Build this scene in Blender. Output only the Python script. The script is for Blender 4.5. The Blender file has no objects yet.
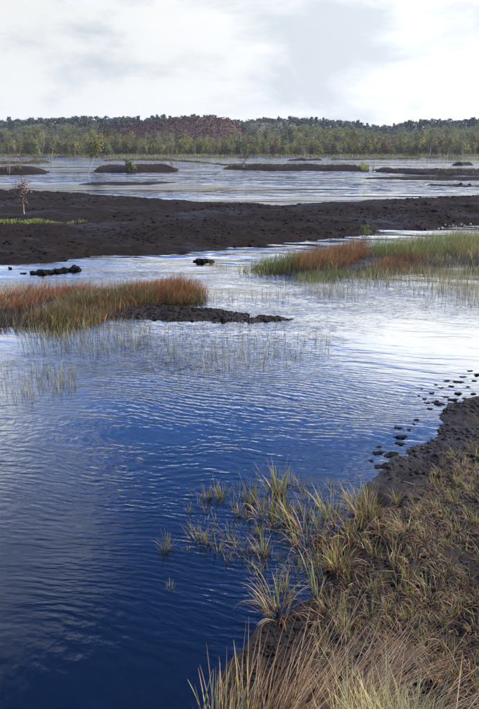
import bpy, math, random
import numpy as np
from math import radians, sin, cos, pi
from mathutils import Vector

# ------------------------------------------------------------------ camera, sky, sun, exposure
scene = bpy.context.scene
COL = scene.collection
PW, PH, FPX = 479.0, 709.0, 700.0          # photograph size and focal length in its pixels
CAM_H = 2.4                                # eye height above the water
HORIZON = 145.0
PITCH = math.atan((PH / 2 - HORIZON) / FPX)

cam_d = bpy.data.cameras.new('camera')
cam_d.sensor_fit = 'VERTICAL'
cam_d.sensor_height = 24.0
cam_d.lens = 24.0 * FPX / PH
cam_d.clip_start = 0.05
cam_d.clip_end = 12000
cam = bpy.data.objects.new('camera', cam_d)
COL.objects.link(cam)
cam.location = (0, 0, CAM_H)
cam.rotation_euler = (pi / 2 - PITCH, 0, 0)
scene.camera = cam

SUN_EL, SUN_AZ = 40.0, 84.0               # azimuth clockwise from the view direction (+Y)
world = bpy.data.worlds.new('World')
scene.world = world
world.use_nodes = True


class NT:
    """small helper for node trees"""
    def __init__(self, tree):
        self.t = tree
        self.n = tree.nodes
        self.n.clear()

    def __call__(self, kind, **kw):
        nd = self.n.new(kind)
        ins = kw.pop('ins', {})
        for k, v in kw.items():
            setattr(nd, k, v)
        for k, v in ins.items():
            if hasattr(v, 'is_output') or isinstance(v, bpy.types.NodeSocket):
                self.t.links.new(v, nd.inputs[k])
            else:
                nd.inputs[k].default_value = v
        return nd

    def math(self, op, a, b=0.0, c=0.0, clamp=False):
        nd = self.n.new('ShaderNodeMath')
        nd.operation = op
        nd.use_clamp = clamp
        for i, v in enumerate((a, b, c)):
            if isinstance(v, bpy.types.NodeSocket):
                self.t.links.new(v, nd.inputs[i])
            else:
                nd.inputs[i].default_value = v
        return nd.outputs[0]

    def ramp(self, fac, stops, interp='LINEAR'):
        nd = self.n.new('ShaderNodeValToRGB')
        cr = nd.color_ramp
        cr.interpolation = interp
        while len(cr.elements) < len(stops):
            cr.elements.new(0.5)
        for e, (p, c) in zip(cr.elements, stops):
            e.position = p
            e.color = (*c, 1) if len(c) == 3 else c
        self.t.links.new(fac, nd.inputs[0])
        return nd.outputs[0]

    def mix(self, fac, a, b, blend='MIX'):
        nd = self.n.new('ShaderNodeMix')
        nd.data_type = 'RGBA'
        nd.blend_type = blend
        for i, v in ((0, fac), (6, a), (7, b)):
            if isinstance(v, bpy.types.NodeSocket):
                self.t.links.new(v, nd.inputs[i])
            else:
                nd.inputs[i].default_value = v if i == 0 or len(v) == 4 else (*v, 1)
        return nd.outputs[2]

    def noise(self, vec, scale, detail=4, rough=0.55, dist=0.0, col=False):
        nd = self('ShaderNodeTexNoise', ins={'Scale': scale, 'Detail': detail, 'Roughness': rough, 'Distortion': dist})
        if vec is not None:
            self.t.links.new(vec, nd.inputs['Vector'])
        return nd.outputs['Color' if col else 'Fac']

    def mapping(self, vec, scale=(1, 1, 1), loc=(0, 0, 0), rot=(0, 0, 0)):
        nd = self('ShaderNodeMapping', ins={'Vector': vec, 'Scale': scale, 'Location': loc, 'Rotation': rot})
        return nd.outputs[0]


def build_sky():
    g = NT(world.node_tree)
    sky = g('ShaderNodeTexSky', sky_type='NISHITA', sun_disc=False)
    sky.sun_elevation = radians(SUN_EL)
    sky.sun_rotation = radians(SUN_AZ)
    sky.air_density, sky.dust_density, sky.ozone_density = 0.9, 0.1, 5.0
    tc = g('ShaderNodeTexCoord')
    sep = g('ShaderNodeSeparateXYZ', ins={0: tc.outputs['Generated']})
    z = g.math('MAXIMUM', sep.outputs[2], 0.0)
    inv = g.math('DIVIDE', 1.0, g.math('ADD', z, 0.10))
    px = g.math('MULTIPLY', sep.outputs[0], inv)
    py = g.math('MULTIPLY', sep.outputs[1], inv)
    p = g('ShaderNodeCombineXYZ', ins={0: px, 1: py, 2: 0.0}).outputs[0]     # flat cloud deck overhead
    p1 = g.mapping(p, (0.50, 0.62, 1), (SKY_OFF[0], SKY_OFF[1], 0))
    dens = g.noise(p1, 1.0, 9, 0.53, 0.4)
    # the broken deck closes up towards the horizon
    near_h = g.math('SUBTRACT', 1.0, g.math('DIVIDE', z, 0.36), clamp=True)
    d = g.math('ADD', dens, g.math('MULTIPLY', near_h, 0.52))
    cover = g.ramp(d, [(0.0, (0, 0, 0)), (0.50, (0, 0, 0)), (0.72, (1, 1, 1)), (1, (1, 1, 1))], 'EASE')
    p2 = g.mapping(tc.outputs['Generated'], (5.2, 5.2, 11.5), (3.1, 7.7, 1.3))      # heaped cloud shapes
    shade = g.noise(p2, 1.0, 10, 0.60, 0.25)
    k = SKY_CLOUD
    hsv = g('ShaderNodeHueSaturation', ins={'Hue': 0.514, 'Saturation': 1.2, 'Value': 1.85, 'Color': sky.outputs[0]})
    cl = g.ramp(shade, [(0.0, (0.78 * k, 0.85 * k, 0.92 * k)), (0.395, (0.81 * k, 0.88 * k, 0.945 * k)), (0.465, (0.95 * k, 1.0 * k, 1.05 * k)), (0.54, (1.10 * k, 1.12 * k, 1.13 * k)), (1, (1.22 * k, 1.22 * k, 1.22 * k))])
    # clouds are brighter towards the sun
    sv = (sin(radians(SUN_AZ)) * cos(radians(SUN_EL)), cos(radians(SUN_AZ)) * cos(radians(SUN_EL)), sin(radians(SUN_EL)))
    dt = g('ShaderNodeVectorMath', operation='DOT_PRODUCT', ins={0: tc.outputs['Generated'], 1: sv}).outputs['Value']
    br = g.math('ADD', 0.92, g.math('MULTIPLY', g.math('MAXIMUM', dt, 0.0), 0.55))
    # and boosted above the camera's view, added to brighten their reflection in the water
    hi = g.math('DIVIDE', g.math('SUBTRACT', 0.505, near_h), 0.24, clamp=True)
    br = g.math('MULTIPLY', br, g.math('ADD', 1.0, g.math('MULTIPLY', hi, 3.9)))
    cl = g('ShaderNodeVectorMath', operation='SCALE', ins={0: cl, 'Scale': br}).outputs[0]
    c = g.mix(cover, hsv.outputs[0], cl)
    bg = g('ShaderNodeBackground', ins={'Color': c, 'Strength': 0.15})
    out = g('ShaderNodeOutputWorld', ins={'Surface': bg.outputs[0]})


SKY_OFF = (12.4, 5.5)
SKY_CLOUD = 2.58
build_sky()

HAZE = 0.00020
sun_d = bpy.data.lights.new('sun', 'SUN')
sun_d.energy = 5.0
sun_d.angle = radians(0.6)
sun_d.color = (1.0, 0.89, 0.73)
sun = bpy.data.objects.new('sun', sun_d)
COL.objects.link(sun)
_az, _el = radians(SUN_AZ), radians(SUN_EL)
to_sun = Vector((sin(_az) * cos(_el), cos(_az) * cos(_el), sin(_el)))
sun.rotation_euler = to_sun.to_track_quat('Z', 'Y').to_euler()
sun.location = to_sun * 50

vs = scene.view_settings
scene.display_settings.display_device = 'sRGB'
vs.view_transform = 'Standard'
vs.look = 'None'
vs.exposure = 1.15
vs.gamma = 1.0
vs.use_curve_mapping = False
scene.cycles.max_bounces = 6
scene.cycles.diffuse_bounces = 2
scene.cycles.glossy_bounces = 3
scene.cycles.transmission_bounces = 3
scene.cycles.transparent_max_bounces = 8
scene.cycles.volume_bounces = 0
scene.cycles.use_denoising = True
scene.cycles.denoiser = 'OPENIMAGEDENOISE'
scene.cycles.denoising_prefilter = 'ACCURATE'
scene.cycles.caustics_reflective = False
scene.cycles.caustics_refractive = False

# ------------------------------------------------------------------ helpers
rng = np.random.default_rng(7)
random.seed(7)


def ground(u, v, z=0.0):
    """photograph pixel -> point on the horizontal plane at height z"""
    a, b = (u - PW / 2) / FPX, (PH / 2 - v) / FPX
    dx, dy, dz = a, cos(PITCH) + b * sin(PITCH), -sin(PITCH) + b * cos(PITCH)
    t = (z - CAM_H) / dz
    return (dx * t, dy * t, z)


def px_size(y):
    """metres per photograph pixel at distance y (roughly)"""
    return math.hypot(y, CAM_H) / FPX


def hash2(ix, iy, seed):
    h = (ix.astype(np.int64) * 374761393 + iy.astype(np.int64) * 668265263 + seed * 974634777) & 0xFFFFFFFF
    h = ((h ^ (h >> 13)) * 1274126177) & 0xFFFFFFFF
    return ((h ^ (h >> 16)) & 0xFFFFFF) / float(0xFFFFFF)


def vnoise(x, y, seed=0):
    ix, iy = np.floor(x), np.floor(y)
    fx, fy = x - ix, y - iy
    fx, fy = fx * fx * (3 - 2 * fx), fy * fy * (3 - 2 * fy)
    a, b = hash2(ix, iy, seed), hash2(ix + 1, iy, seed)
    c, d = hash2(ix, iy + 1, seed), hash2(ix + 1, iy + 1, seed)
    return (a * (1 - fx) + b * fx) * (1 - fy) + (c * (1 - fx) + d * fx) * fy


def fbm(x, y, scale, octs=4, seed=0, gain=0.5):
    x, y = np.asarray(x, float) / scale, np.asarray(y, float) / scale
    s, a, tot = 0, 1.0, 0
    for o in range(octs):
        s = s + a * (vnoise(x + o * 17.3, y - o * 9.1, seed + o) * 2 - 1)
        tot += a
        a *= gain
        x, y = x * 2.03 + y * 0.31, y * 2.03 - x * 0.15
    return s / tot


def poly_sdf(x, y, poly):
    """signed distance, positive inside"""
    P = np.asarray(poly)[:, :2]
    d = np.full(x.shape, 1e18)
    ins = np.zeros(x.shape, bool)
    for i in range(len(P)):
        a, b = P[i], P[(i + 1) % len(P)]
        ex, ey = b - a
        L = ex * ex + ey * ey + 1e-12
        t = np.clip(((x - a[0]) * ex + (y - a[1]) * ey) / L, 0, 1)
        d = np.minimum(d, (x - a[0] - t * ex) ** 2 + (y - a[1] - t * ey) ** 2)
        c = ((a[1] > y) != (b[1] > y))
        xi = a[0] + (y - a[1]) * ex / (ey if abs(ey) > 1e-12 else 1e-12)
        ins ^= c & (x < xi)
    return np.where(ins, 1, -1) * np.sqrt(d)


def mk_mesh(name, V, F, mats=(), smooth=False, attrs=None, mat_idx=None):
    """mesh from numpy arrays; F is an (m,k) array or a list of such arrays"""
    me = bpy.data.meshes.new(name)
    Fs = F if isinstance(F, list) else [F]
    Fs = [np.asarray(f, np.int32) for f in Fs if len(f)]
    V = np.asarray(V, np.float32)
    me.vertices.add(len(V))
    me.vertices.foreach_set('co', V.ravel())
    nl = sum(f.size for f in Fs)
    npoly = sum(len(f) for f in Fs)
    me.loops.add(nl)
    me.loops.foreach_set('vertex_index', np.concatenate([f.ravel() for f in Fs]))
    me.polygons.add(npoly)
    starts, k = [], 0
    for f in Fs:
        starts.append(k + np.arange(len(f)) * f.shape[1])
        k += f.size
    me.polygons.foreach_set('loop_start', np.concatenate(starts).astype(np.int32))
    if smooth:
        me.polygons.foreach_set('use_smooth', np.ones(npoly, bool))
    for m in mats:
        me.materials.append(m)
    if mat_idx is not None:
        me.polygons.foreach_set('material_index', np.asarray(mat_idx, np.int32))
    for an, av in (attrs or {}).items():
        at = me.attributes.new(an, 'FLOAT', 'POINT')
        at.data.foreach_set('value', np.asarray(av, np.float32))
    me.update()
    me.validate()
    return me


def obj(name, data, parent=None, loc=None, rz=None, scale=None):
    o = bpy.data.objects.new(name, data)
    COL.objects.link(o)
    if parent is not None:
        o.parent = parent
    if loc is not None:
        o.location = loc
    if rz is not None:
        o.rotation_euler = (0, 0, rz)
    if scale is not None:
        o.scale = scale if hasattr(scale, '__len__') else (scale,) * 3
    return o


def tag(o, label, cat=None, group=None, kind=None):
    o['label'] = label
    if cat:
        o['category'] = cat
    if group:
        o['group'] = group
    if kind:
        o['kind'] = kind
    return o


# ------------------------------------------------------------------ materials
def new_mat(name):
    m = bpy.data.materials.new(name)
    m.use_nodes = True
    return m, NT(m.node_tree)


def peat_material(name, c0, c1, rough=(0.55, 0.95), moss=None, fine=9.0, spec=0.03, bump=1.0):
    m, g = new_mat(name)
    tc = g('ShaderNodeTexCoord').outputs['Object']
    n1 = g.noise(tc, 0.35, 5, 0.6)
    n2 = g.noise(tc, fine, 6, 0.65)
    col = g.mix(g.math('MULTIPLY', n1, 1.0), c0, c1)
    col = g.mix(g.ramp(n2, [(0.3, (0, 0, 0)), (0.75, (0.7, 0.7, 0.7))]), col, tuple(x * 1.7 for x in c1))
    if moss:
        nm = g.noise(tc, 1.3, 4, 0.6)
        col = g.mix(g.ramp(nm, [(0.50, (0, 0, 0)), (0.62, (1, 1, 1))]), col, moss)
    rg = g.ramp(n1, [(0.36, (rough[0],) * 3), (0.56, (rough[1],) * 3)])
    bmp = g('ShaderNodeBump', ins={'Strength': bump, 'Distance': 0.35 / fine, 'Height': g.noise(tc, fine * 1.4, 8, 0.72)})
    b = g('ShaderNodeBsdfPrincipled', ins={'Base Color': col, 'Roughness': rg, 'Normal': bmp.outputs[0], 'Specular IOR Level': spec})
    g('ShaderNodeOutputMaterial', ins={'Surface': b.outputs[0]})
    return m


M = {}
M['peat'] = peat_material('dark_peat', (0.0052, 0.0038, 0.0028), (0.0105, 0.0076, 0.0055))
M['bank'] = peat_material('brown_peat_bank', (0.005, 0.0038, 0.003), (0.012, 0.009, 0.0066))
M['bank_grassy'] = peat_material('mossy_peat_bank', (0.010, 0.008, 0.006), (0.026, 0.020, 0.012), moss=(0.045, 0.048, 0.016))
M['mud'] = peat_material('wet_mud', (0.0055, 0.0040, 0.0028), (0.0115, 0.0083, 0.0058), (0.3, 0.85), fine=26.0, spec=0.10, bump=0.8)
M['clod'] = peat_material('peat_clod', (0.0045, 0.0038, 0.0032), (0.009, 0.0074, 0.006), (0.4, 0.8), fine=30.0)
M['bed'] = peat_material('lake_bed', (0.006, 0.004, 0.003), (0.012, 0.008, 0.005))
M['heap'] = peat_material('heather_heap', (0.04, 0.02, 0.016), (0.06, 0.034, 0.026), fine=1.2)


def ground_material():
    m, g = new_mat('bog_ground')
    tc = g('ShaderNodeTexCoord').outputs['Object']
    n = g.noise(tc, 0.12, 5, 0.6)
    col = g.ramp(n, [(0.3, (0.022, 0.018, 0.012)), (0.5, (0.05, 0.05, 0.02)), (0.7, (0.09, 0.075, 0.035))])
    b = g('ShaderNodeBsdfPrincipled', ins={'Base Color': col, 'Roughness': 0.95})
    g('ShaderNodeOutputMaterial', ins={'Surface': b.outputs[0]})
    return m


M['ground'] = ground_material()


def water_material():
    m, g = new_mat('bog_water')
    tc = g('ShaderNodeTexCoord').outputs['Object']
    warp = g.noise(g.mapping(tc, (0.22, 0.35, 1)), 1.0, 3, 0.5, col=True)
    wv = g('ShaderNodeVectorMath', operation='SUBTRACT', ins={0: warp, 1: (0.5, 0.5, 0.5)}).outputs[0]
    wv = g('ShaderNodeVectorMath', operation='SCALE', ins={0: wv, 'Scale': 1.7}).outputs[0]
    p = g('ShaderNodeVectorMath', operation='ADD', ins={0: tc, 1: wv}).outputs[0]
    pr = g.mapping(p, (1, 1, 1), (0, 0, 0), (0, 0, radians(14)))
    a = g.noise(g.mapping(pr, (6.0, 18.5, 1)), 1.0, 2, 0.45)
    b2 = g.noise(g.mapping(pr, (13.0, 36.0, 1), (5, 3, 0)), 1.0, 2, 0.5)
    c2 = g.noise(g.mapping(pr, (1.4, 4.6, 1), (2, 8, 0)), 1.0, 2, 0.5)
    wave = g('ShaderNodeTexWave', wave_type='BANDS', bands_direction='Y',
             ins={'Vector': g.mapping(p, (1, 1, 1), (0, 0, 0), (0, 0, radians(10))), 'Scale': 4.0, 'Distortion': 6.0, 'Detail': 2.0, 'Detail Scale': 1.3, 'Detail Roughness': 0.5}).outputs['Fac']
    # ruffled and calm patches
    calm = g.noise(g.mapping(tc, (0.30, 0.38, 1), (1.7, 0.4, 0)), 1.0, 3, 0.5)
    amt = g.ramp(calm, [(0.34, (0.10,) * 3), (0.62, (1, 1, 1))])
    h = g.math('ADD', g.math('MULTIPLY', a, 0.50), g.math('MULTIPLY', b2, 0.30))
    h = g.math('ADD', h, g.math('MULTIPLY', wave, 0.13))
    h = g.math('MULTIPLY', h, amt)
    yy = g('ShaderNodeSeparateXYZ', ins={0: tc}).outputs[1]
    open_ = g.ramp(g.math('DIVIDE', yy, 100.0), [(0.08, (1, 1, 1)), (0.16, (0.9,) * 3), (0.40, (0.8,) * 3)])
    h = g.math('MULTIPLY', h, open_)
    h = g.math('ADD', h, g.math('MULTIPLY', c2, 0.45))
    patch = g.noise(g.mapping(tc, (0.030, 0.11, 1), (0.3, 0.8, 0)), 1.0, 3, 0.5)
    gust = g.ramp(patch, [(0.42, (0.12,) * 3), (0.56, (1, 1, 1))])
    big = g.noise(g.mapping(pr, (0.5, 1.3, 1), (4, 2, 0)), 1.0, 2, 0.45)
    h = g.math('ADD', h, g.math('MULTIPLY', big, g.math('MULTIPLY', g.math('SUBTRACT', 1.0, open_), g.math('MULTIPLY', gust, 165.0))))
    bmp = g('ShaderNodeBump', ins={'Strength': 1.0, 'Distance': WAVE, 'Height': h})
    fr = g('ShaderNodeFresnel', ins={'IOR': 1.40, 'Normal': bmp.outputs[0]}).outputs[0]
    gl = g('ShaderNodeBsdfGlossy', ins={'Color': (1, 1, 1, 1), 'Roughness': 0.025, 'Normal': bmp.outputs[0]})
    tr = g('ShaderNodeBsdfTransparent', ins={'Color': (0.50, 0.36, 0.22, 1)})
    mx = g('ShaderNodeMixShader', ins={0: fr, 1: tr.outputs[0], 2: gl.outputs[0]})
    g('ShaderNodeOutputMaterial', ins={'Surface': mx.outputs[0]})
    return m


WAVE = 0.0112
M['water'] = water_material()


def blade_material(name, stops, base=None, tip=None, trans=0.35, rough=0.6):
    """grass: colour per blade from 'tint', sheath and tip colours along the blade from 'along'"""
    m, g = new_mat(name)
    tint = g('ShaderNodeAttribute', attribute_name='tint').outputs['Fac']
    al = g('ShaderNodeAttribute', attribute_name='along').outputs['Fac']
    rnd = g('ShaderNodeObjectInfo').outputs['Random']
    tt = g.math('ADD', tint, g.math('MULTIPLY', g.math('SUBTRACT', rnd, 0.5), 0.30), clamp=True)
    col = g.ramp(tt, stops)
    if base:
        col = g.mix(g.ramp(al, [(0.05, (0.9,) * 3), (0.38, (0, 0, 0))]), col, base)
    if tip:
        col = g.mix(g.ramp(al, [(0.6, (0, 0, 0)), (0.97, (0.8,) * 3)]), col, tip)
    d = g('ShaderNodeBsdfPrincipled', ins={'Base Color': col, 'Roughness': rough, 'Specular IOR Level': 0.3})
    t = g('ShaderNodeBsdfTranslucent', ins={'Color': col})
    mx = g('ShaderNodeMixShader', ins={0: trans, 1: d.outputs[0], 2: t.outputs[0]})
    g('ShaderNodeOutputMaterial', ins={'Surface': mx.outputs[0]})
    return m


STRAW = [(0.0, (0.075, 0.027, 0.009)), (0.30, (0.150, 0.064, 0.021)), (0.65, (0.24, 0.140, 0.054)), (0.88, (0.34, 0.235, 0.11)), (1.0, (0.46, 0.36, 0.20))]
GREEN = [(0.0, (0.05, 0.066, 0.014)), (0.4, (0.10, 0.122, 0.024)), (0.75, (0.18, 0.195, 0.042)), (1.0, (0.28, 0.24, 0.08))]
RUSSET = [(0.0, (0.085, 0.08, 0.022)), (0.08, (0.11, 0.09, 0.025)), (0.14, (0.075, 0.026, 0.008)), (0.35, (0.185, 0.058, 0.016)), (0.65, (0.29, 0.105, 0.028)), (0.88, (0.33, 0.18, 0.060)), (1.0, (0.40, 0.32, 0.17))]
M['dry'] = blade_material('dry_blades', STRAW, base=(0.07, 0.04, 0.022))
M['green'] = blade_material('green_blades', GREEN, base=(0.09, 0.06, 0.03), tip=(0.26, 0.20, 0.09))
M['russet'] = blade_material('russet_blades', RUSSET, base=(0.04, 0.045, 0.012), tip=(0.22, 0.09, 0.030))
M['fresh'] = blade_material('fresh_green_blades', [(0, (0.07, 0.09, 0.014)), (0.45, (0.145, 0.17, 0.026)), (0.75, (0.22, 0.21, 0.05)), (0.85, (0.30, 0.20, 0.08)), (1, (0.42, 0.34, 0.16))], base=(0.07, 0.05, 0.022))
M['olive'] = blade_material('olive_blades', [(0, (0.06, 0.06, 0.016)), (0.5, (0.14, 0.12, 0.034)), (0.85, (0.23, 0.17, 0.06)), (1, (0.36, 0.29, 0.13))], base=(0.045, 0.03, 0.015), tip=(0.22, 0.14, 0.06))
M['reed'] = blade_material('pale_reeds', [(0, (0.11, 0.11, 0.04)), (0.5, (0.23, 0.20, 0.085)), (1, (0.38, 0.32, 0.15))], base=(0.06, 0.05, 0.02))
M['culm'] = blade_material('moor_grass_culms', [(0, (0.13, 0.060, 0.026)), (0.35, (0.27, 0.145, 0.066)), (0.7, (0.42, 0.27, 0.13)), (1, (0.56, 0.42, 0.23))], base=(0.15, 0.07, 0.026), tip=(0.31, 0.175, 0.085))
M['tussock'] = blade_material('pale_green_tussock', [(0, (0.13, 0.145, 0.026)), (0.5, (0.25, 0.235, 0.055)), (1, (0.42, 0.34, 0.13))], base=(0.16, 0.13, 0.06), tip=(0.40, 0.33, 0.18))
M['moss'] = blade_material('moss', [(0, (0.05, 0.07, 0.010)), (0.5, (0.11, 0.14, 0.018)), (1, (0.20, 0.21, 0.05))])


def leaf_material(name, stops, trans=0.42):
    m, g = new_mat(name)
    tint = g('ShaderNodeAttribute', attribute_name='tint').outputs['Fac']
    rnd = g('ShaderNodeObjectInfo').outputs['Random']
    tt = g.math('ADD', g.math('MULTIPLY', tint, 0.35), g.math('MULTIPLY', rnd, 0.65), clamp=True)
    col = g.ramp(tt, stops)
    d = g('ShaderNodeBsdfPrincipled', ins={'Base Color': col, 'Roughness': 0.65, 'Specular IOR Level': 0.25})
    t = g('ShaderNodeBsdfTranslucent', ins={'Color': col})
    mx = g('ShaderNodeMixShader', ins={0: trans, 1: d.outputs[0], 2: t.outputs[0]})
    g('ShaderNodeOutputMaterial', ins={'Surface': mx.outputs[0]})
    return m


M['leaf_birch'] = leaf_material('birch_leaves', [(0, (0.080, 0.092, 0.020)), (0.35, (0.130, 0.142, 0.030)), (0.7, (0.20, 0.195, 0.044)), (1, (0.27, 0.22, 0.064))])
M['leaf_grey'] = leaf_material('grey_green_leaves', [(0, (0.075, 0.085, 0.032)), (0.5, (0.132, 0.138, 0.050)), (1, (0.22, 0.205, 0.086))])
M['leaf_pale'] = leaf_material('pale_leaves', [(0, (0.12, 0.14, 0.07)), (0.5, (0.19, 0.20, 0.12)), (1, (0.27, 0.28, 0.20))])
M['leaf_bright'] = leaf_material('bright_leaves', [(0, (0.09, 0.13, 0.018)), (0.5, (0.15, 0.20, 0.03)), (1, (0.24, 0.27, 0.07))], 0.4)
M['leaf_brown'] = leaf_material('autumn_leaves', [(0, (0.055, 0.035, 0.018)), (0.5, (0.10, 0.062, 0.030)), (1, (0.15, 0.10, 0.05))])
M['leaf_pine'] = leaf_material('pine_needles', [(0, (0.020, 0.034, 0.022)), (0.5, (0.036, 0.055, 0.031)), (1, (0.060, 0.080, 0.040))], 0.1)
M['leaf_heath'] = leaf_material('heather', [(0, (0.046, 0.018, 0.008)), (0.5, (0.070, 0.029, 0.012)), (1, (0.095, 0.050, 0.020))], 0.2)
M['twig'] = leaf_material('pink_brown_twigs', [(0, (0.14, 0.085, 0.065)), (1, (0.24, 0.16, 0.125))], 0.0)


def bark_material(name, pale, dark, thr=0.58):
    m, g = new_mat(name)
    tc = g('ShaderNodeTexCoord').outputs['Object']
    n = g.noise(g.mapping(tc, (3, 3, 9)), 2.0, 4, 0.6)
    col = g.mix(g.ramp(n, [(thr - 0.05, (0, 0, 0)), (thr + 0.06, (1, 1, 1))]), pale, dark)
    b = g('ShaderNodeBsdfPrincipled', ins={'Base Color': col, 'Roughness': 0.8})
    g('ShaderNodeOutputMaterial', ins={'Surface': b.outputs[0]})
    return m


M['limb'] = bark_material('dark_limbs', (0.10, 0.075, 0.06), (0.05, 0.038, 0.03), 0.5)
M['bark_birch'] = bark_material('birch_bark', (0.36, 0.34, 0.30), (0.08, 0.065, 0.05))
M['bark_grey'] = bark_material('grey_bark', (0.20, 0.18, 0.15), (0.06, 0.05, 0.04), 0.5)
M['bark_brown'] = bark_material('brown_bark', (0.09, 0.065, 0.05), (0.035, 0.028, 0.022), 0.5)
M['cotton'] = leaf_material('cotton_tuft', [(0, (0.7, 0.68, 0.64)), (1, (0.8, 0.78, 0.75))], 0.3)

# ------------------------------------------------------------------ the setting: ground, water, peat
FAR_Y = ground(240, 157.6)[1]             # far shore of the lake


def far_shore_y(x):
    return FAR_Y + 3.5 * fbm(x, x * 0 + 3.0, 28.0, 3, 51) + 0.010 * x * x * 0.2


def ground_z(x, y):
    """height of the wide sheet: lake bed, far shore, gentle rise to the forest"""
    x, y = np.asarray(x, float), np.asarray(y, float)
    s = y - far_shore_y(x)
    s = np.maximum(s, np.maximum(np.abs(x) - 150.0, -6.0 - y))
    land = 0.35 * (1 - np.exp(-np.maximum(s, 0) / 1.5)) + np.clip((s - 25) / 200.0, 0, 1) * 1.6 + 0.10 * fbm(x, y, 6.0, 3, 5)
    bed = np.maximum(s * 0.12, -0.55)
    k = np.clip(s / 1.2 + 0.5, 0, 1)
    return bed * (1 - k) + land * k


def build_ground():
    ys = np.concatenate([np.linspace(-4000, -40, 8), np.linspace(-20, 120, 30), np.linspace(124, 190, 110), np.linspace(195, 480, 60), np.geomspace(520, 9000, 14)])
    xp = np.concatenate([np.linspace(0, 140, 90), np.linspace(144, 175, 30), np.geomspace(190, 6000, 16)])
    xs = np.concatenate([-xp[:0:-1], xp])
    X, Y = np.meshgrid(xs, ys)
    Z = ground_z(X, Y)
    n, m = X.shape
    V = np.stack([X, Y, Z], -1).reshape(-1, 3)
    i = np.arange(n * m).reshape(n, m)
    F = np.stack([i[:-1, :-1], i[:-1, 1:], i[1:, 1:], i[1:, :-1]], -1).reshape(-1, 4)
    yc = V[F].mean(1)
    wet = (yc[:, 2] < -0.02)
    me = mk_mesh('ground', V, F, (M['ground'], M['bed']), True, mat_idx=wet.astype(int))
    o = obj('ground', me)
    tag(o, 'flat boggy ground under the lake and the far wood', kind='structure')


build_ground()

wm = mk_mesh('water', np.array([(-170, -4, 0), (170, -4, 0), (170, 176, 0), (-170, 176, 0)]), np.array([(0, 1, 2, 3)]), (M['water'],))
tag(obj('water', wm), 'dark blue rippled bog water reflecting sky and clouds', kind='structure')

LANDS = []                                  # height functions of everything built above the water


def land(name, poly, height, width, mat, dx, dy=None, grow=0.0, rough=((0.5, 0.05),), margin=1.2, cut=None, seed=0,
         edge=0.0, label=None, slope=0.35, xs=None, ys=None, extra=None):
    """a piece of bare ground rising out of the water: height above its outline, with noise"""
    P = np.array([p[:2] for p in poly])
    dy = dy or dx
    x0, y0 = P.min(0) - margin
    x1, y1 = P.max(0) + margin
    if xs is None:
        xs = np.arange(x0, x1 + dx, dx)
    if ys is None:
        if grow:
            ys = [y0]
            while ys[-1] < y1:
                ys.append(ys[-1] + max(dy, ys[-1] * grow))
            ys = np.array(ys)
        else:
            ys = np.arange(y0, y1 + dy, dy)

    def hz(x, y):
        d = poly_sdf(x, y, P)
        if edge:
            d = d + edge * fbm(x, y, edge * 3.2, 4, seed + 90)
        z = np.where(d > 0, height * (1 - np.exp(-np.maximum(d, 0) / width)), np.maximum(d * slope, -0.5))
        amp = np.clip((d + margin * 0.3) / (margin * 0.6), 0, 1)
        for k, (sc, am) in enumerate(rough):
            f = fbm(x, y, sc, 4, seed + k * 11, 0.55)
            if sc < 0.16 or 0.24 < sc < 0.28:
                f = (0.32 - np.abs(f)) * 1.7        # knobbly clods with creases between
            z = z + am * amp * f
        if extra is not None:
            z = z + extra(x, y, d)
        if cut:
            for (cx, cy, rx, ry, dep) in cut:
                q = ((x - cx) / rx) ** 2 + ((y - cy) / ry) ** 2
                z = z - dep * np.exp(-q * q)
        return z, d
    X, Y = np.meshgrid(xs, ys)
    Z, D = hz(X, Y)
    n, m = X.shape
    V = np.stack([X, Y, Z], -1).reshape(-1, 3)
    i = np.arange(n * m).reshape(n, m)
    F = np.stack([i[:-1, :-1], i[:-1, 1:], i[1:, 1:], i[1:, :-1]], -1).reshape(-1, 4)
    keep = (Z.ravel()[F].max(1) > -0.30)
    F = F[keep]
    used = np.zeros(len(V), bool)
    used[F.ravel()] = True
    remap = np.cumsum(used) - 1
    o = obj(name, mk_mesh(name, V[used], remap[F], (mat,), True))
    tag(o, label, kind='structure')
    LANDS.append((P, hz, x0, y0, x1, y1))
    return hz


def land_z(x, y):
    """top of whatever stands at x, y (the water surface included)"""
    x, y = np.atleast_1d(np.asarray(x, float)), np.atleast_1d(np.asarray(y, float))
    z = np.full(x.shape, -0.06)
    for P, hz, x0, y0, x1, y1 in LANDS:
        k = (x > x0) & (x < x1) & (y > y0) & (y < y1)
        if k.any():
            z[k] = np.maximum(z[k], hz(x[k], y[k])[0])
    return z


def PX(pts, z=0.0):
    return [ground(p[0], p[1], p[2] if len(p) > 2 else z) for p in pts]


# the wide bare peat flat in the middle
FLAT_H = 0.22
flat_back = [(-330, 173), (-150, 179), (0, 187), (40, 189), (100, 193), (160, 197), (200, 200), (250, 202), (300, 202), (340, 200), (400, 197), (440, 195), (479, 194), (620, 190), (800, 186)]
flat_front = [(800, 206), (620, 214), (520, 222), (479, 226), (430, 229), (400, 231), (375, 235), (330, 239), (280, 243), (240, 245), (200, 250), (150, 255), (100, 258), (50, 263), (20, 265), (0, 264), (-150, 270), (-330, 276)]
flat_poly = PX(flat_back, 0.18) + PX(flat_front, 0.0)
cuts = []
for (u, v, wu, wy, dep) in [(5, 201.5, 16, 0.9, 0.30), (-30, 203, 30, 1.0, 0.30), (455, 208, 17, 0.7, 0.30), (475, 212.5, 12, 0.5, 0.28), (500, 209, 30, 0.8, 0.3), (170, 212, 50, 1.5, 0.07), (430, 214, 8, 0.3, 0.22)]:
    c = ground(u, v, 0.1)
    cuts.append((c[0], c[1], wu * px_size(c[1]), wy, dep))
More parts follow.
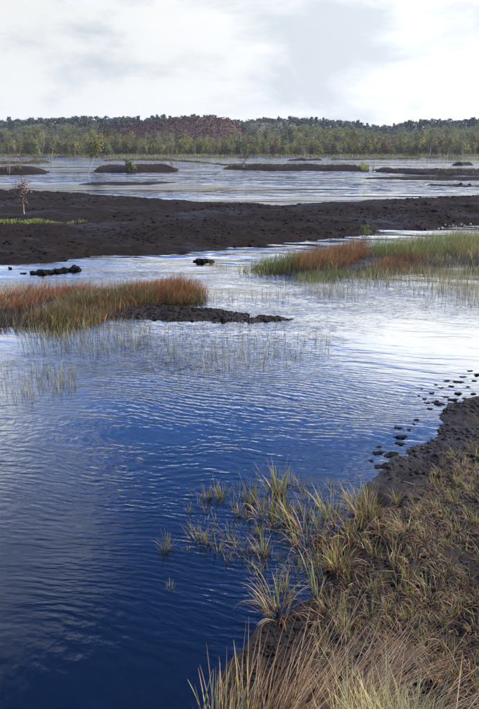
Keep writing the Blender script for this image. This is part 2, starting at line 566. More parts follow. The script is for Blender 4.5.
land('peat_flat', flat_poly, FLAT_H, 0.9, M['peat'], 0.085, 0.05, grow=0.0036, rough=((6.0, 0.08), (1.6, 0.08), (0.6, 0.07), (0.26, 0.06)), margin=1.0, cut=cuts, seed=20,
     edge=0.5, label='broad dark bare peat flat across the middle of the bog')


def bank(name, front, hpx, depth, mat, label, seed, dx=0.13, rough=((2.2, 0.16), (0.55, 0.12)), edge=0.7):
    pts = PX(front)
    ym = sum(p[1] for p in pts) / len(pts)
    h = hpx * px_size(ym)
    back = [(p[0] * (1 + depth / p[1]), p[1] + depth) for p in reversed(pts)]
    return land(name, pts + back, h, depth * 0.22, mat, dx, rough=rough, margin=0.9, seed=seed, edge=edge, label=label, slope=0.5)


bank('peat_bank', [(-70, 176), (-20, 175.5), (10, 175), (35, 174.5), (48, 174)], 8.5, 4.5, M['bank'], 'rounded brown peat bank at the left edge of the lake', 31)
bank('peat_bank', [(-30, 164.5), (10, 164), (30, 163.5), (50, 163)], 3.0, 4.0, M['bank_grassy'], 'low grassy peat strip behind the left peat bank', 32)
bank('peat_bank', [(94, 172.5), (105, 172.6), (130, 172.6), (155, 172), (176, 171.3)], 8.0, 5.0, M['bank'], 'dark humped peat bank beside the leaning birch', 33)
bank('peat_bank', [(104, 161), (140, 160.5), (170, 161), (200, 163), (228, 166), (262, 167.3)], 2.4, 5.0, M['bank_grassy'], 'thin grassy peat strip behind the humped bank', 34)
bank('peat_bank', [(224, 169.6), (250, 170.2), (290, 170.6), (330, 171), (370, 171.5)], 5.6, 6.0, M['bank'], 'long brown peat bank across the middle of the lake', 35)
bank('peat_bank', [(374, 172.3), (400, 174), (440, 175.5), (480, 176), (560, 176)], 5.0, 5.5, M['bank'], 'dark peat bank running out of the right edge', 36)
land('peat_strip', PX([(362, 178.6), (390, 179.6), (430, 180.2), (479, 180.4), (560, 180.5), (560, 177.6), (479, 177.3), (420, 177), (380, 177.6)]), 0.12, 0.4, M['bank'], 0.12, rough=((0.8, 0.05),), margin=0.7, seed=37, edge=0.3, label='thin dark peat strip in front of the right peat bank')
land('peat_strip', PX([(76, 184.6), (110, 185), (150, 184.6), (176, 183), (168, 182), (130, 182.6), (90, 183)]), 0.10, 0.4, M['bank'], 0.10, rough=((0.8, 0.06),), margin=0.6, seed=38, edge=0.3, label='thin dark peat strip in the bright water left of centre')
land('peat_strip', PX([(424, 185.6), (440, 186.2), (458, 186.8), (474, 187), (500, 187), (500, 185.8), (470, 185.6), (445, 185), (430, 184.8)]), 0.05, 0.3, M['bank'], 0.08, rough=((0.5, 0.06),), margin=0.5, seed=39, edge=0.25, label='broken sliver of peat with stumps at the right')
bank('peat_bank', [(453, 165.6), (463, 165.8), (473, 165.2)], 4.5, 3.0, M['bank'], 'small humped peat island near the right edge', 40)
bank('peat_bank', [(288, 160.6), (305, 160.7), (324, 160.4)], 2.0, 3.0, M['bank'], 'low peat island under the small white birches', 41)
bank('peat_bank', [(330, 159.8), (360, 160), (400, 159.6), (420, 159.4)], 1.6, 2.2, M['bank_grassy'], 'low grassy strip along the far right shore', 42)

# islet with the mud spit on the left
land('mud_spit', PX([(95, 311), (120, 316), (150, 318.5), (185, 320), (215, 322.5), (245, 322.5), (275, 321.5), (298, 320), (285, 317), (255, 315), (230, 312), (205, 309.5), (180, 308), (150, 306), (110, 304)]), 0.035, 0.12, M['mud'], 0.018, rough=((0.5, 0.05), (0.2, 0.05), (0.08, 0.03)), margin=0.35, seed=50, edge=0.14, label='low spit of dark mud running out from the left islet')
land('islet', PX([(-160, 300), (-60, 296), (0, 297), (40, 293), (90, 290), (150, 288), (198, 290), (205, 298), (150, 306), (110, 314), (70, 324), (30, 326), (0, 326), (-60, 330), (-160, 334)]), 0.13, 0.3, M['mud'], 0.05, rough=((0.6, 0.06), (0.2, 0.03)), margin=0.4, seed=52, edge=0.2, label='low muddy islet under the russet sedge at the left')
# the low ground under the sedge bank on the right
land('sedge_bank', PX([(250, 270), (285, 274), (330, 276), (380, 272), (430, 268), (479, 266), (620, 258), (800, 250), (800, 222), (620, 229), (520, 234), (479, 237), (440, 240), (410, 244), (370, 249), (320, 256), (280, 262), (255, 266)]), 0.10, 0.4, M['mud'], 0.06, rough=((0.8, 0.05), (0.25, 0.03)), margin=0.5, seed=54, edge=0.25, label='low muddy ground under the sedge on the right')

# the near bank, rising towards the camera
shore_poly = PX([(640, 372), (560, 384), (500, 394), (470, 400), (452, 404), (436, 413), (424, 424), (410, 438), (396, 452), (386, 466), (380, 484), (374, 500), (360, 518), (344, 534), (326, 556), (308, 584), (290, 610), (270, 634), (252, 662), (230, 690), (196, 712), (130, 730), (50, 746), (-60, 764)]) + [(-2.6, 1.9, 0), (-6, 1.2, 0), (-12, 0, 0), (-12, -9, 0), (12, -9, 0), (12, 4.6, 0)]


def shore_extra(x, y, d):
    r = np.clip((d - 0.35) / 2.6, 0, 1)
    return 0.26 * r * r * (3 - 2 * r) + 0.40 * np.clip((d - 2.0) / 2.5, 0, 1)


shore_hz = land('near_bank', shore_poly, 0.030, 0.25, M['mud'], 0.02, rough=((0.9, 0.045), (0.35, 0.040), (0.12, 0.028), (0.07, 0.016)), margin=0.8, seed=60, edge=0.34,
                xs=np.concatenate([np.arange(-12, -2.6, 0.25), np.arange(-2.6, 3.4, 0.02), np.arange(3.4, 12.3, 0.2)]),
                ys=np.concatenate([np.arange(-9, 1.2, 0.3), np.arange(1.2, 4.2, 0.016), np.arange(4.2, 8.2, 0.028)]),
                label='wet muddy near bank at the lower right', extra=shore_extra)


# ------------------------------------------------------------------ grass
def blades(base, h, az, lean, curve, width, S=5, tint=None, twist=0.6, flat_base=0.6):
    """ribbon blades; returns V, F, attributes"""
    n = len(base)
    base = np.asarray(base, float)
    t = np.linspace(0, 1, S + 1)
    th = lean[:, None] + curve[:, None] * t[None, :] ** 1.4
    ds = (h / S)[:, None]
    thm = 0.5 * (th[:, 1:] + th[:, :-1])
    r = np.concatenate([np.zeros((n, 1)), np.cumsum(np.sin(thm) * ds, 1)], 1)
    z = np.concatenate([np.zeros((n, 1)), np.cumsum(np.cos(thm) * ds, 1)], 1)
    cx = base[:, 0:1] + r * np.cos(az)[:, None]
    cy = base[:, 1:2] + r * np.sin(az)[:, None]
    cz = base[:, 2:3] + z
    wa = az + pi / 2 + rng.uniform(-twist, twist, n)
    wp = width[:, None] * (flat_base + (1 - flat_base) * np.minimum(t * 4, 1)) * np.sqrt(np.clip(1 - t ** 2.5, 0.02, 1))
    ox, oy = np.cos(wa)[:, None] * wp * 0.5, np.sin(wa)[:, None] * wp * 0.5
    V = np.stack([np.stack([cx - ox, cy - oy, cz], -1), np.stack([cx + ox, cy + oy, cz], -1)], 2).reshape(-1, 3)
    k = np.arange(n)[:, None] * (S + 1) * 2 + np.arange(S)[None, :] * 2
    F = np.stack([k, k + 1, k + 3, k + 2], -1).reshape(-1, 4)
    if tint is None:
        tint = rng.random(n)
    at = {'tint': np.repeat(tint, (S + 1) * 2), 'along': np.tile(np.repeat(t, 2), n)}
    return V, F, at


def join(parts):
    V, F, A, k = [], [], {}, 0
    for v, f, a in parts:
        V.append(v)
        F.append(f + k)
        k += len(v)
        for q in a:
            A.setdefault(q, []).append(a[q])
    return np.concatenate(V), np.concatenate(F), {q: np.concatenate(x) for q, x in A.items()}


def blade_mesh(name, parts, mat):
    V, F, A = join(parts)
    return mk_mesh(name, V, F, (mat,), True, A)


def scatter_poly(poly, n, power=None):
    P = np.array([p[:2] for p in poly])
    out = np.zeros((0, 2))
    while len(out) < n:
        q = rng.uniform(P.min(0), P.max(0), (n * 3, 2))
        q = q[poly_sdf(q[:, 0], q[:, 1], P) > 0]
        out = np.concatenate([out, q])
    return out[:n]


def sedge_field(name, label, patches, mat, cat=None):
    """dense sedge: each patch (pixel outline, count, height, lean azimuth, lean, curve, width, clump size)"""
    parts = []
    for (outline, n, h, az, lean, curve, w, clump) in patches:
        poly = PX(outline)
        c = scatter_poly(poly, max(3, n // 9))
        idx = rng.integers(0, len(c), n)
        q = c[idx] + rng.normal(0, clump, (n, 2))
        z = np.maximum(land_z(q[:, 0], q[:, 1]), -0.05) - 0.01
        hh = h * rng.uniform(0.45, 1.2, n) * np.clip(0.95 + 0.75 * fbm(q[:, 0], q[:, 1], 0.55, 3, 77), 0.35, 1.5)
        a = az + rng.normal(0, 0.9, n)
        tint = np.clip(rng.random(n) * 0.7 + 0.3 * (0.5 + 0.9 * fbm(q[:, 0], q[:, 1], 0.9, 2, 78)), 0, 1)
        parts.append(blades(np.c_[q, z], hh, a, np.abs(rng.normal(lean * 1.15, 0.24, n)), curve * rng.uniform(0.2, 1.7, n), w * rng.uniform(0.6, 1.2, n), 4, tint))
    o = obj(name, blade_mesh(name, parts, mat))
    tag(o, label, kind='stuff')
    return o


# left islet
sedge_field('russet_sedge', 'dense rust-red sedge covering the back of the left islet',
            [([(-140, 304), (-60, 300), (0, 301), (30, 297), (70, 294), (120, 291), (100, 300), (60, 308), (20, 318), (-20, 320), (-140, 322)], 7000, 0.26, 0.3, 0.36, 0.9, 0.0052, 0.07),
             ([(120, 292), (160, 290), (197, 291), (203, 297), (180, 302), (130, 303)], 4200, 0.23, 0.2, 0.34, 1.0, 0.005, 0.06),
             ([(20, 324), (70, 314), (110, 303), (160, 302), (120, 312), (90, 326)], 1500, 0.24, 0.4, 0.34, 1.0, 0.005, 0.08)], M['russet'])
sedge_field('olive_sedge', 'olive green sedge along the front of the left islet',
            [([(30, 322), (60, 314), (100, 302), (150, 301), (170, 304), (120, 309), (105, 317), (90, 326), (60, 329)], 3600, 0.27, 0.5, 0.25, 0.8, 0.006, 0.07),
             ([(-140, 322), (0, 322), (60, 322), (60, 330), (0, 330), (-140, 334)], 1300, 0.22, 0.5, 0.25, 0.7, 0.006, 0.07),
             ([(-140, 312), (0, 306), (60, 300), (120, 293), (197, 292), (203, 299), (120, 303), (60, 312), (0, 322), (-140, 324)], 1300, 0.22, 0.4, 0.30, 0.9, 0.005, 0.08),
             ([(160, 300), (205, 297), (203, 303), (165, 305)], 500, 0.20, 0.2, 0.25, 0.7, 0.006, 0.06)], M['olive'])
# right bank
sedge_field('russet_sedge', 'dense rust-red sedge hummock at the left end of the right sedge bank',
            [([(285, 270), (310, 274), (340, 271), (362, 262), (368, 255), (352, 251), (325, 256), (300, 263)], 7600, 0.27, 0.3, 0.32, 0.9, 0.0055, 0.09),
             ([(372, 262), (420, 262), (479, 262), (560, 256), (560, 246), (479, 249), (395, 254)], 1500, 0.25, 0.3, 0.3, 0.8, 0.0055, 0.14),
             ([(375, 274), (400, 273), (425, 268), (425, 262), (390, 264)], 1100, 0.26, 0.3, 0.3, 0.7, 0.007, 0.10)], M['russet'])
sedge_field('green_sedge', 'bright green sedge band on the right sedge bank',
            [([(372, 262), (420, 262), (479, 262), (620, 258), (620, 240), (479, 245), (430, 247), (395, 251), (372, 254)], 10500, 0.31, 0.4, 0.22, 0.7, 0.0062, 0.14),
             ([(285, 270), (330, 274), (366, 260), (352, 252), (300, 263)], 1500, 0.25, 0.4, 0.25, 0.8, 0.0055, 0.10),
             ([(240, 272), (262, 274), (290, 272), (290, 266), (265, 268)], 900, 0.28, 0.3, 0.2, 0.6, 0.006, 0.10),
             ([(292, 282), (330, 281), (372, 277), (372, 273), (330, 276), (295, 277)], 900, 0.26, 0.3, 0.2, 0.6, 0.006, 0.10)], M['fresh'])
sedge_field('olive_sedge', 'olive brown sedge at the right edge and water margin of the right bank',
            [([(430, 268), (479, 266), (620, 262), (620, 256), (479, 260), (432, 262)], 1900, 0.28, 0.4, 0.25, 0.7, 0.008, 0.13),
             ([(310, 280), (360, 277), (430, 272), (430, 267), (360, 271), (310, 276)], 1500, 0.24, 0.4, 0.25, 0.7, 0.007, 0.10)], M['olive'])
sedge_field('pale_sedge', 'pale pinkish sedge along the back of the right sedge bank',
            [([(390, 248), (430, 245), (479, 242), (620, 236), (620, 230), (479, 236), (430, 239), (395, 243)], 3000, 0.26, 0.4, 0.25, 0.6, 0.008, 0.14)], M['reed'])


# sparse reeds standing in the shallows
def reed_patch(name, label, outline, n, h, w=0.0035, hmin=0.4):
    q = scatter_poly(PX(outline), n * 2)
    k = (fbm(q[:, 0], q[:, 1], 0.8, 3, 91) + rng.uniform(-0.35, 0.35, len(q))) > -0.02
    q = q[k][:n]
    n = len(q)
    hh = h * rng.uniform(hmin, 1.2, n)
    V = blades(np.c_[q, np.full(n, -0.05)], hh + 0.05, rng.normal(0.4, 1.3, n), np.abs(rng.normal(0.08, 0.10, n)), rng.uniform(0, 0.7, n), w * rng.uniform(0.7, 1.3, n), 3)
    o = obj(name, blade_mesh(name, [V], M['reed']))
    tag(o, label, kind='stuff')


reed_patch('water_reeds', 'sparse pale reeds in the shallow water in front of the left islet', [(-60, 332), (0, 332), (70, 332), (105, 326), (150, 326), (150, 345), (90, 356), (20, 352), (-60, 350)], 950, 0.20)
reed_patch('water_reeds', 'sparse pale reeds in the blue water at the left edge below the islet', [(-40, 366), (0, 368), (40, 366), (78, 372), (74, 392), (30, 404), (0, 402), (-40, 396)], 420, 0.16)
reed_patch('water_reeds', 'sparse pale reeds in the reflections in front of the mud spit', [(150, 328), (210, 330), (280, 328), (330, 330), (330, 352), (260, 372), (200, 376), (150, 362), (120, 346)], 620, 0.17)
reed_patch('water_reeds', 'thin pale reeds in the bright water in front of the right sedge bank', [(290, 284), (340, 280), (400, 275), (479, 269), (560, 266), (560, 300), (479, 304), (430, 306), (380, 300), (320, 296)], 3400, 0.22)
reed_patch('water_reeds', 'thin pale reeds beside the small wet mud lump in the channel', [(205, 264), (240, 262), (280, 262), (262, 270), (215, 270)], 260, 0.16)
reed_patch('water_reeds', 'sparse pale reeds in the water behind the left islet', [(0, 291), (60, 287), (120, 284), (120, 289), (60, 292), (0, 297)], 360, 0.22)
reed_patch('water_reeds', 'scattered reeds in the water between the islet and the right bank', [(205, 292), (235, 290), (290, 286), (290, 300), (230, 306), (206, 303)], 160, 0.18)

# moss patch round the sapling on the flat
def moss_patch():
    poly = PX([(-20, 223.5), (5, 224.5), (40, 224), (62, 222.6), (88, 221.4), (84, 220.8), (55, 220.8), (38, 220.2), (20, 219.6), (0, 221.5)], 0.2)
    q = scatter_poly(poly, 3600)
    q = q[fbm(q[:, 0], q[:, 1], 0.5, 3, 66) + rng.uniform(-0.25, 0.25, len(q)) > -0.05]
    n = len(q)
    V = blades(np.c_[q, land_z(q[:, 0], q[:, 1]) - 0.01], rng.uniform(0.02, 0.08, n) * (1 + 1.4 * np.clip(fbm(q[:, 0], q[:, 1], 0.6, 2, 67), 0, 1)), rng.uniform(0, 6.28, n), np.abs(rng.normal(0.3, 0.2, n)), rng.uniform(0, 0.6, n), rng.uniform(0.012, 0.03, n), 3)
    tag(obj('moss_patch', blade_mesh('moss_patch', [V], M['moss'])), 'bright yellow-green moss patch on the peat flat round the bare sapling', kind='stuff')


moss_patch()


# bank-top grass far away
def strip_grass(name, label, outline, n, h, w, mat, zfun=land_z, z0=0.0):
    q = scatter_poly(PX(outline, z0), n)
    z = zfun(q[:, 0], q[:, 1])
    k = z > 0.02
    q, z = q[k], z[k]
    n = len(q)
    V = blades(np.c_[q, z - 0.02], h * rng.uniform(0.5, 1.2, n), rng.uniform(0, 6.28, n), np.abs(rng.normal(0.2, 0.2, n)), rng.uniform(0, 0.7, n), w * rng.uniform(0.6, 1.4, n), 3)
    tag(obj(name, blade_mesh(name, [V], mat)), label, kind='stuff')


strip_grass('bank_grass', 'green grass along the long brown peat bank in the lake', [(300, 169.6), (340, 170.2), (372, 171), (372, 168.2), (330, 167.6), (300, 168)], 1000, 0.26, 0.035, M['fresh'])
strip_grass('bank_grass', 'bright green grass tuft patch at the end of the long brown peat bank', [(360, 171.3), (372, 171.8), (374, 170.2), (362, 169.6)], 500, 0.55, 0.04, M['fresh'])
strip_grass('bank_grass', 'olive grass on the thin strip behind the humped bank', [(104, 160.8), (170, 160.8), (215, 164), (215, 161.5), (170, 158.8), (104, 158.8)], 2400, 0.30, 0.04, M['olive'])
strip_grass('bank_grass', 'olive brown grass on the right peat bank', [(440, 175.3), (520, 176), (520, 171.5), (440, 171.5)], 1000, 0.24, 0.03, M['olive'])
strip_grass('bank_grass', 'brown grass on the left peat bank', [(-50, 175), (25, 174.5), (25, 171), (-50, 171)], 1200, 0.30, 0.03, M['olive'])
strip_grass('bank_grass', 'olive grass behind the left peat bank', [(-30, 164.2), (48, 163.2), (48, 160.5), (-30, 160.5)], 1400, 0.45, 0.05, M['olive'])

strip_grass('bank_grass', 'brown heath tufts along the humped peat bank', [(96, 172), (176, 171), (176, 167.5), (96, 169)], 900, 0.28, 0.03, M['dry'])
strip_grass('bank_grass', 'brown heath tufts along the long brown peat bank', [(226, 169.4), (300, 170.3), (300, 167), (226, 167)], 500, 0.2, 0.03, M['olive'])
strip_grass('bank_grass', 'brown heath tufts along the right peat bank', [(376, 172), (440, 175), (440, 171.5), (376, 170)], 300, 0.2, 0.03, M['dry'])
strip_grass('bank_grass', 'brown heath tufts on the small humped island', [(453, 165.4), (473, 165), (473, 163), (453, 163)], 400, 0.35, 0.04, M['olive'])
xs_ = rng.uniform(-75, 75, 9000)
ys_ = far_shore_y(xs_) + rng.gamma(1.4, 1.6, 9000) - 0.2
zs_ = ground_z(xs_, ys_)
V_ = blades(np.c_[xs_, ys_, zs_ - 0.03], rng.uniform(0.2, 0.6, 9000), rng.uniform(0, 6.28, 9000), np.abs(rng.normal(0.2, 0.2, 9000)), rng.uniform(0, 0.8, 9000), rng.uniform(0.05, 0.12, 9000), 3)
tag(obj('shore_grass', blade_mesh('shore_grass', [V_], M['green'])), 'strip of green grass along the far shore below the trees', kind='stuff')


# ------------------------------------------------------------------ tufts (individual things)
def tuft_meshes(seed, n_dry, n_green, h, spread, lean, curve, w):
    global rng
    keep, rng = rng, np.random.default_rng(seed)

    def part(n, mat, hk, lk, ck, nm):
        a = rng.uniform(0, 2 * pi, n)
        rr = spread * np.sqrt(rng.random(n))
        b = np.c_[np.cos(a) * rr, np.sin(a) * rr, np.full(n, -0.05)]
        return blade_mesh(nm, [blades(b, (h * hk * rng.uniform(0.4, 1.1, n)) + 0.05, a + rng.normal(0, 0.7, n), np.abs(rng.normal(lean * lk, 0.18, n)), curve * ck * rng.uniform(0.1, 1.5, n), w * rng.uniform(0.6, 1.3, n), 6)], mat)
    g = part(n_green, M['green'], 1.0, 0.7, 0.6, 'green_blade_cluster')
    d = part(n_dry, M['dry'], 0.95, 1.4, 1.5, 'dry_blade_cluster')
    rng = keep
    return g, d


TUFT = {
    'thin': [tuft_meshes(100 + k, 5, 9, 1.0, 0.10, 0.14, 0.5, 0.026) for k in range(5)],
    'green': [tuft_meshes(120 + k, 18, 26, 1.0, 0.16, 0.18, 0.7, 0.021) for k in range(5)],
    'dense': [tuft_meshes(140 + k, 62, 30, 1.0, 0.26, 0.24, 1.2, 0.016) for k in range(6)],
    'dry': [tuft_meshes(160 + k, 46, 8, 1.0, 0.42, 0.42, 1.9, 0.019) for k in range(6)],
    'bank': [tuft_meshes(180 + k, 36, 18, 1.0, 0.36, 0.34, 1.6, 0.018) for k in range(9)],
    'upright': [tuft_meshes(200 + k, 16, 20, 1.0, 0.22, 0.20, 0.8, 0.018) for k in range(6)],
}


def tuft(kind, x, y, h, label, group=None, name='sedge_tuft'):
    g, d = random.choice(TUFT[kind])
    z = float(land_z(x, y)[0])
    t = obj(name, None, loc=(x, y, max(z, -0.04)), rz=random.uniform(0, 6.28), scale=(h * random.uniform(0.85, 1.2), h * random.uniform(0.85, 1.2), h))
    t.empty_display_size = 0.05
    tag(t, label, 'grass tuft', group)
    obj('green_blades', g, t)
    obj('dry_blades', d, t)
    return t


WATER_TUFTS = [
    (166, 549, 24, 'green', 'small lone bright green tuft standing farthest left in the blue water'),
    (171, 588, 13, 'green', 'tiny green tuft low in the dark water, nearest the left of the lower water'),
    (184, 590, 8, 'thin', 'faint wisp of green just right of the tiny green tuft'),
    (188, 551, 11, 'thin', 'faint short wisp between the lone green tuft and the tall thin sedge'),
    (203, 541, 30, 'thin', 'tall thin upright sedge with few stems right of the lone green tuft'),
    (191, 494, 12, 'thin', 'small dark wisp at the top left of the water tufts'),
    (206, 498, 20, 'green', 'small upright tuft second from the left in the top row of water tufts'),
    (220, 498, 19, 'green', 'small arching tuft third from the left in the top row of water tufts'),
    (219, 553, 24, 'thin', 'sparse tuft with bent stems left of the straw-coloured dense clump'),
    (238, 515, 17, 'green', 'short tuft between the top row and the straw-coloured dense clump'),
    (249, 503, 38, 'thin', 'tall slender sedge with one stem reaching high above its neighbours'),
    (241, 549, 25, 'dense', 'straw-coloured dense clump with arching blades standing alone in blue water'),
    (266, 515, 34, 'dense', 'bushy grey-green clump near the top of the water tufts'),
    (277, 492, 36, 'green', 'topmost tuft in the water, with a tall pointed stem'),
    (263, 554, 28, 'thin', 'thin sparse tuft right of the straw-coloured dense clump'),
    (270, 539, 18, 'dry', 'low straw-coloured tuft lying over in the water'),
    (287, 520, 32, 'green', 'curved yellow-green tuft leaning right in the blue water'),
    (259, 575, 20, 'thin', 'small sparse tuft below the straw-coloured dense clump'),
    (308, 538, 46, 'dense', 'largest bushy straw-coloured clump in the middle of the water tufts'),
    (310, 552, 30, 'dry', 'brown drooping tuft directly below the largest bushy clump'),
    (332, 519, 40, 'green', 'tall yellow-green upright clump right of the largest bushy clump'),
    (356, 508, 28, 'dense', 'upright tuft at the water edge beside the muddy bank'),
    (336, 530, 20, 'dry', 'brown broken tuft at the foot of the tall yellow-green clump'),
    (369, 522, 34, 'dense', 'dark-stemmed clump on the mud at the edge of the bank'),
    (316, 598, 42, 'thin', 'tall thin sedge in the narrow inlet of blue water'),
    (279, 615, 44, 'dense', 'big yellowish clump at the corner of the mud and the blue water'),
    (339, 573, 36, 'dense', 'straw clump rooted at the inner end of the inlet'),
    (296, 577, 22, 'dry', 'low brown tuft in the middle of the inlet'),
    (322, 571, 28, 'green', 'green tuft in the middle of the inlet'),
    (355, 540, 30, 'dry', 'straw tuft bending over the upper mud edge'),
    (300, 513, 22, 'thin', 'sparse thin tuft behind the largest bushy clump'),
]
for (u, v, hp, kind, lab) in WATER_TUFTS:
    x, y, _ = ground(u, v, 0.0)
    hm = hp * px_size(y) * 1.08
    tuft(kind, x, y, hm, lab, 'tufts standing in the shallow water')

small = []
sp_ = PX([(186, 492), (240, 486), (300, 478), (360, 486), (378, 512), (345, 548), (318, 590), (285, 604), (250, 594), (226, 566), (196, 548)])
for x, y in scatter_poly(sp_, 400):
    if len(small) < 80 and all((x - a) ** 2 + (y - b) ** 2 > 0.085 ** 2 for a, b in small):
        small.append((x, y))
        k = random.choice(['thin', 'thin', 'dry', 'green', 'upright'])
        w_ = {'thin': 'thin sparse', 'dry': 'low drooping straw-coloured', 'green': 'short green', 'upright': 'short upright green'}[k]
        u_ = x / math.hypot(y, CAM_H) * FPX + PW / 2
        where = 'towards the muddy bank' if u_ > 300 else 'out in the open blue water' if u_ < 250 else 'among the larger clumps'
        tuft(k, x, y, random.uniform(0.08, 0.155), '%s little sedge tuft in the water %s' % (w_, where), 'small tufts scattered in the shallow water')

# tufts all over the muddy bank
bank_spots = []
bp = PX([(368, 515), (392, 490), (412, 470), (440, 452), (479, 438), (600, 412), (700, 430), (700, 640), (560, 735), (330, 735), (300, 640), (330, 590), (352, 545)], 0.10)
cand = scatter_poly(bp, 1600)
for x, y in cand:
    if all((x - a) ** 2 + (y - b) ** 2 > (0.075 + 0.018 * (y - 2)) ** 2 for a, b in bank_spots):
        u_edge = float(poly_sdf(np.array([x]), np.array([y]), shore_poly)[0])
        if u_edge > (0.10 if y < 4.4 else 0.30) and random.random() < min(0.95, 0.25 + u_edge * 0.9):
            bank_spots.append((x, y))
bank_spots = sorted(bank_spots, key=lambda p: p[1])[:290]
KLAB = {'bank': 'mixed straw and green', 'dry': 'drooping straw-coloured', 'upright': 'upright green'}


def zone(x, y):
    u = x / math.hypot(y, 0.9) * FPX + PW / 2
    d = 'upper' if y > 4.6 else 'middle' if y > 3.4 else 'lower'
    return '%s muddy near bank, %s' % (d, 'towards the water' if u < 370 else 'towards the right edge' if u > 430 else 'mid-way across')


for x, y in bank_spots:
    k = random.choice(['bank', 'bank', 'bank', 'dry', 'upright', 'upright'])
    h = random.uniform(0.075, 0.17)
    tuft(k, x, y, h, KLAB[k] + ' sedge tuft on ' + zone(x, y), 'sedge tufts on the muddy bank')


def thatch(name, label, mat, n, hmin, hmax):
    q = scatter_poly(PX([(384, 515), (408, 488), (440, 466), (479, 452), (600, 430), (680, 450), (660, 640), (520, 735), (310, 735), (300, 660), (325, 610), (352, 548)], 0.12), n * 2)
    d = poly_sdf(q[:, 0], q[:, 1], np.array([p[:2] for p in shore_poly]))
    k = (fbm(q[:, 0], q[:, 1], 0.30, 3, 140) + 0.16 * np.clip(d, 0, 2) + rng.uniform(-0.25, 0.25, len(q))) > 0.16
    q = q[k][:n]
    m = len(q)
    V = blades(np.c_[q, land_z(q[:, 0], q[:, 1]) - 0.01], rng.uniform(hmin, hmax, m), rng.uniform(0, 6.28, m), np.abs(rng.normal(0.5, 0.3, m)), rng.uniform(0.4, 2.8, m), rng.uniform(0.0013, 0.0026, m), 5)
    tag(obj(name, blade_mesh(name, [V], mat)), label, kind='stuff')


thatch('bank_thatch', 'matted straw-coloured dead grass between the tufts of the near bank', M['dry'], 6800, 0.03, 0.12)
thatch('bank_grass', 'fine yellow-green grass shoots between the tufts of the near bank', M['green'], 4200, 0.03, 0.10)


# long moor grass in the foreground: stems fan out from each tussock
def moor_tussock(u, v, n, h, lean_deg, spread_deg, az0, az_sd, label, green=0, base_r=0.09, mat='culm', w=0.0034, z=0.2, seed=1, curve=0.5):
    global rng
    keep, rng = rng, np.random.default_rng(seed)
    x, y, _ = ground(u, v, z)
    zz = float(land_z(x, y)[0])
    t = obj('moor_grass_tussock', None, loc=(x, y, zz - 0.01))
    tag(t, label, 'grass tussock', 'long moor grass tussocks in the foreground')

    def bl(n, hh, ld, sd, ww, cv, S=7):
        a = rng.uniform(0, 2 * pi, n)
        rr = base_r * np.sqrt(rng.random(n))
        b = np.c_[np.cos(a) * rr, np.sin(a) * rr * 0.8, np.zeros(n)]
        return blades(b, hh * rng.uniform(0.55, 1.1, n), rng.normal(az0, az_sd, n), np.abs(rng.normal(radians(ld), radians(sd), n)), cv * rng.uniform(0.2, 1.4, n), ww * rng.uniform(0.7, 1.3, n), S)
    obj('culms', blade_mesh('culms', [bl(n, h, lean_deg, spread_deg, w, curve)], M[mat]), t)
    obj('leaf_blades', blade_mesh('leaf_blades', [bl(int(n * 0.3), h * 0.5, lean_deg * 1.2, spread_deg * 1.4, w * 1.2, curve * 2.2)], M['dry']), t)
    if green:
        obj('green_blades', blade_mesh('green_blades', [bl(green, h * 0.75, lean_deg * 0.8, spread_deg, w * 1.5, curve)], M['tussock']), t)
    rng = keep
    return t


TUSSOCKS = [
    (222, 690, 22, 0.48, 6, 6, 0.2, 1.4, 'slim upright moor grass tussock leftmost at the bottom edge', 12),
    (246, 700, 40, 0.50, 9, 7, 0.2, 1.0, 'upright brown moor grass tussock second from the left at the bottom', 12),
    (266, 706, 55, 0.56, 15, 8, 0.1, 0.6, 'brown moor grass tussock leaning right, third from the left at the bottom', 0),
    (286, 702, 60, 0.60, 22, 9, 0.1, 0.4, 'tall brown moor grass tussock with long stems leaning right', 0),
    (308, 696, 60, 0.62, 29, 9, 0.2, 0.4, 'long-stemmed moor grass tussock left of the pale green tussock', 0),
    (332, 690, 60, 0.60, 38, 9, 0.25, 0.35, 'moor grass tussock with stems arching over the pale green tussock', 0),
    (358, 678, 50, 0.54, 46, 9, 0.25, 0.35, 'moor grass tussock behind the pale green tussock with far-reaching stems', 0),
    (412, 690, 50, 0.46, 52, 11, 0.1, 0.4, 'spreading straw moor grass tussock right of the pale green tussock', 0),
    (448, 706, 45, 0.40, 54, 12, 0.0, 0.5, 'low straw moor grass tussock in the bottom right corner', 0),
]
for i, (u, v, n, h, ld, sd, a0, asd, lab, gr) in enumerate(TUSSOCKS):
    moor_tussock(u, v, n, h, ld, sd, a0, asd, lab, gr, seed=300 + i, w=0.0036, curve=0.35)
moor_tussock(384, 716, 560, 0.46, 20, 14, 0.4, 1.2, 'pale yellow-green dense tussock at the bottom right', 420, base_r=0.20, mat='tussock', w=0.0030, seed=320, curve=0.7, z=0.4)


# fallen litter
def litter(name, label, outline, n, size, z0=0.0):
    q = scatter_poly(PX(outline, z0), n)
    k = fbm(q[:, 0], q[:, 1], 0.22, 3, 15) > -0.05
    q = q[k]
    n = len(q)
    z = np.maximum(land_z(q[:, 0], q[:, 1]), 0.001) + 0.004
    V = blades(np.c_[q, z], size * rng.uniform(0.4, 1.4, n), rng.uniform(0, 6.28, n), rng.normal(1.5, 0.08, n), rng.normal(0, 0.12, n), np.full(n, 0.0028) * rng.uniform(0.5, 1.4, n), 3, tint=rng.random(n) * (0.55 if 'soaked' in label else 1.0))
    tag(obj(name, blade_mesh(name, [V], M['dry'])), label, kind='stuff')


litter('plant_litter', 'fallen straw scattered over the mud of the near bank', [(380, 500), (420, 460), (479, 440), (560, 430), (600, 690), (300, 715), (300, 640), (345, 560)], 700, 0.09, 0.1)

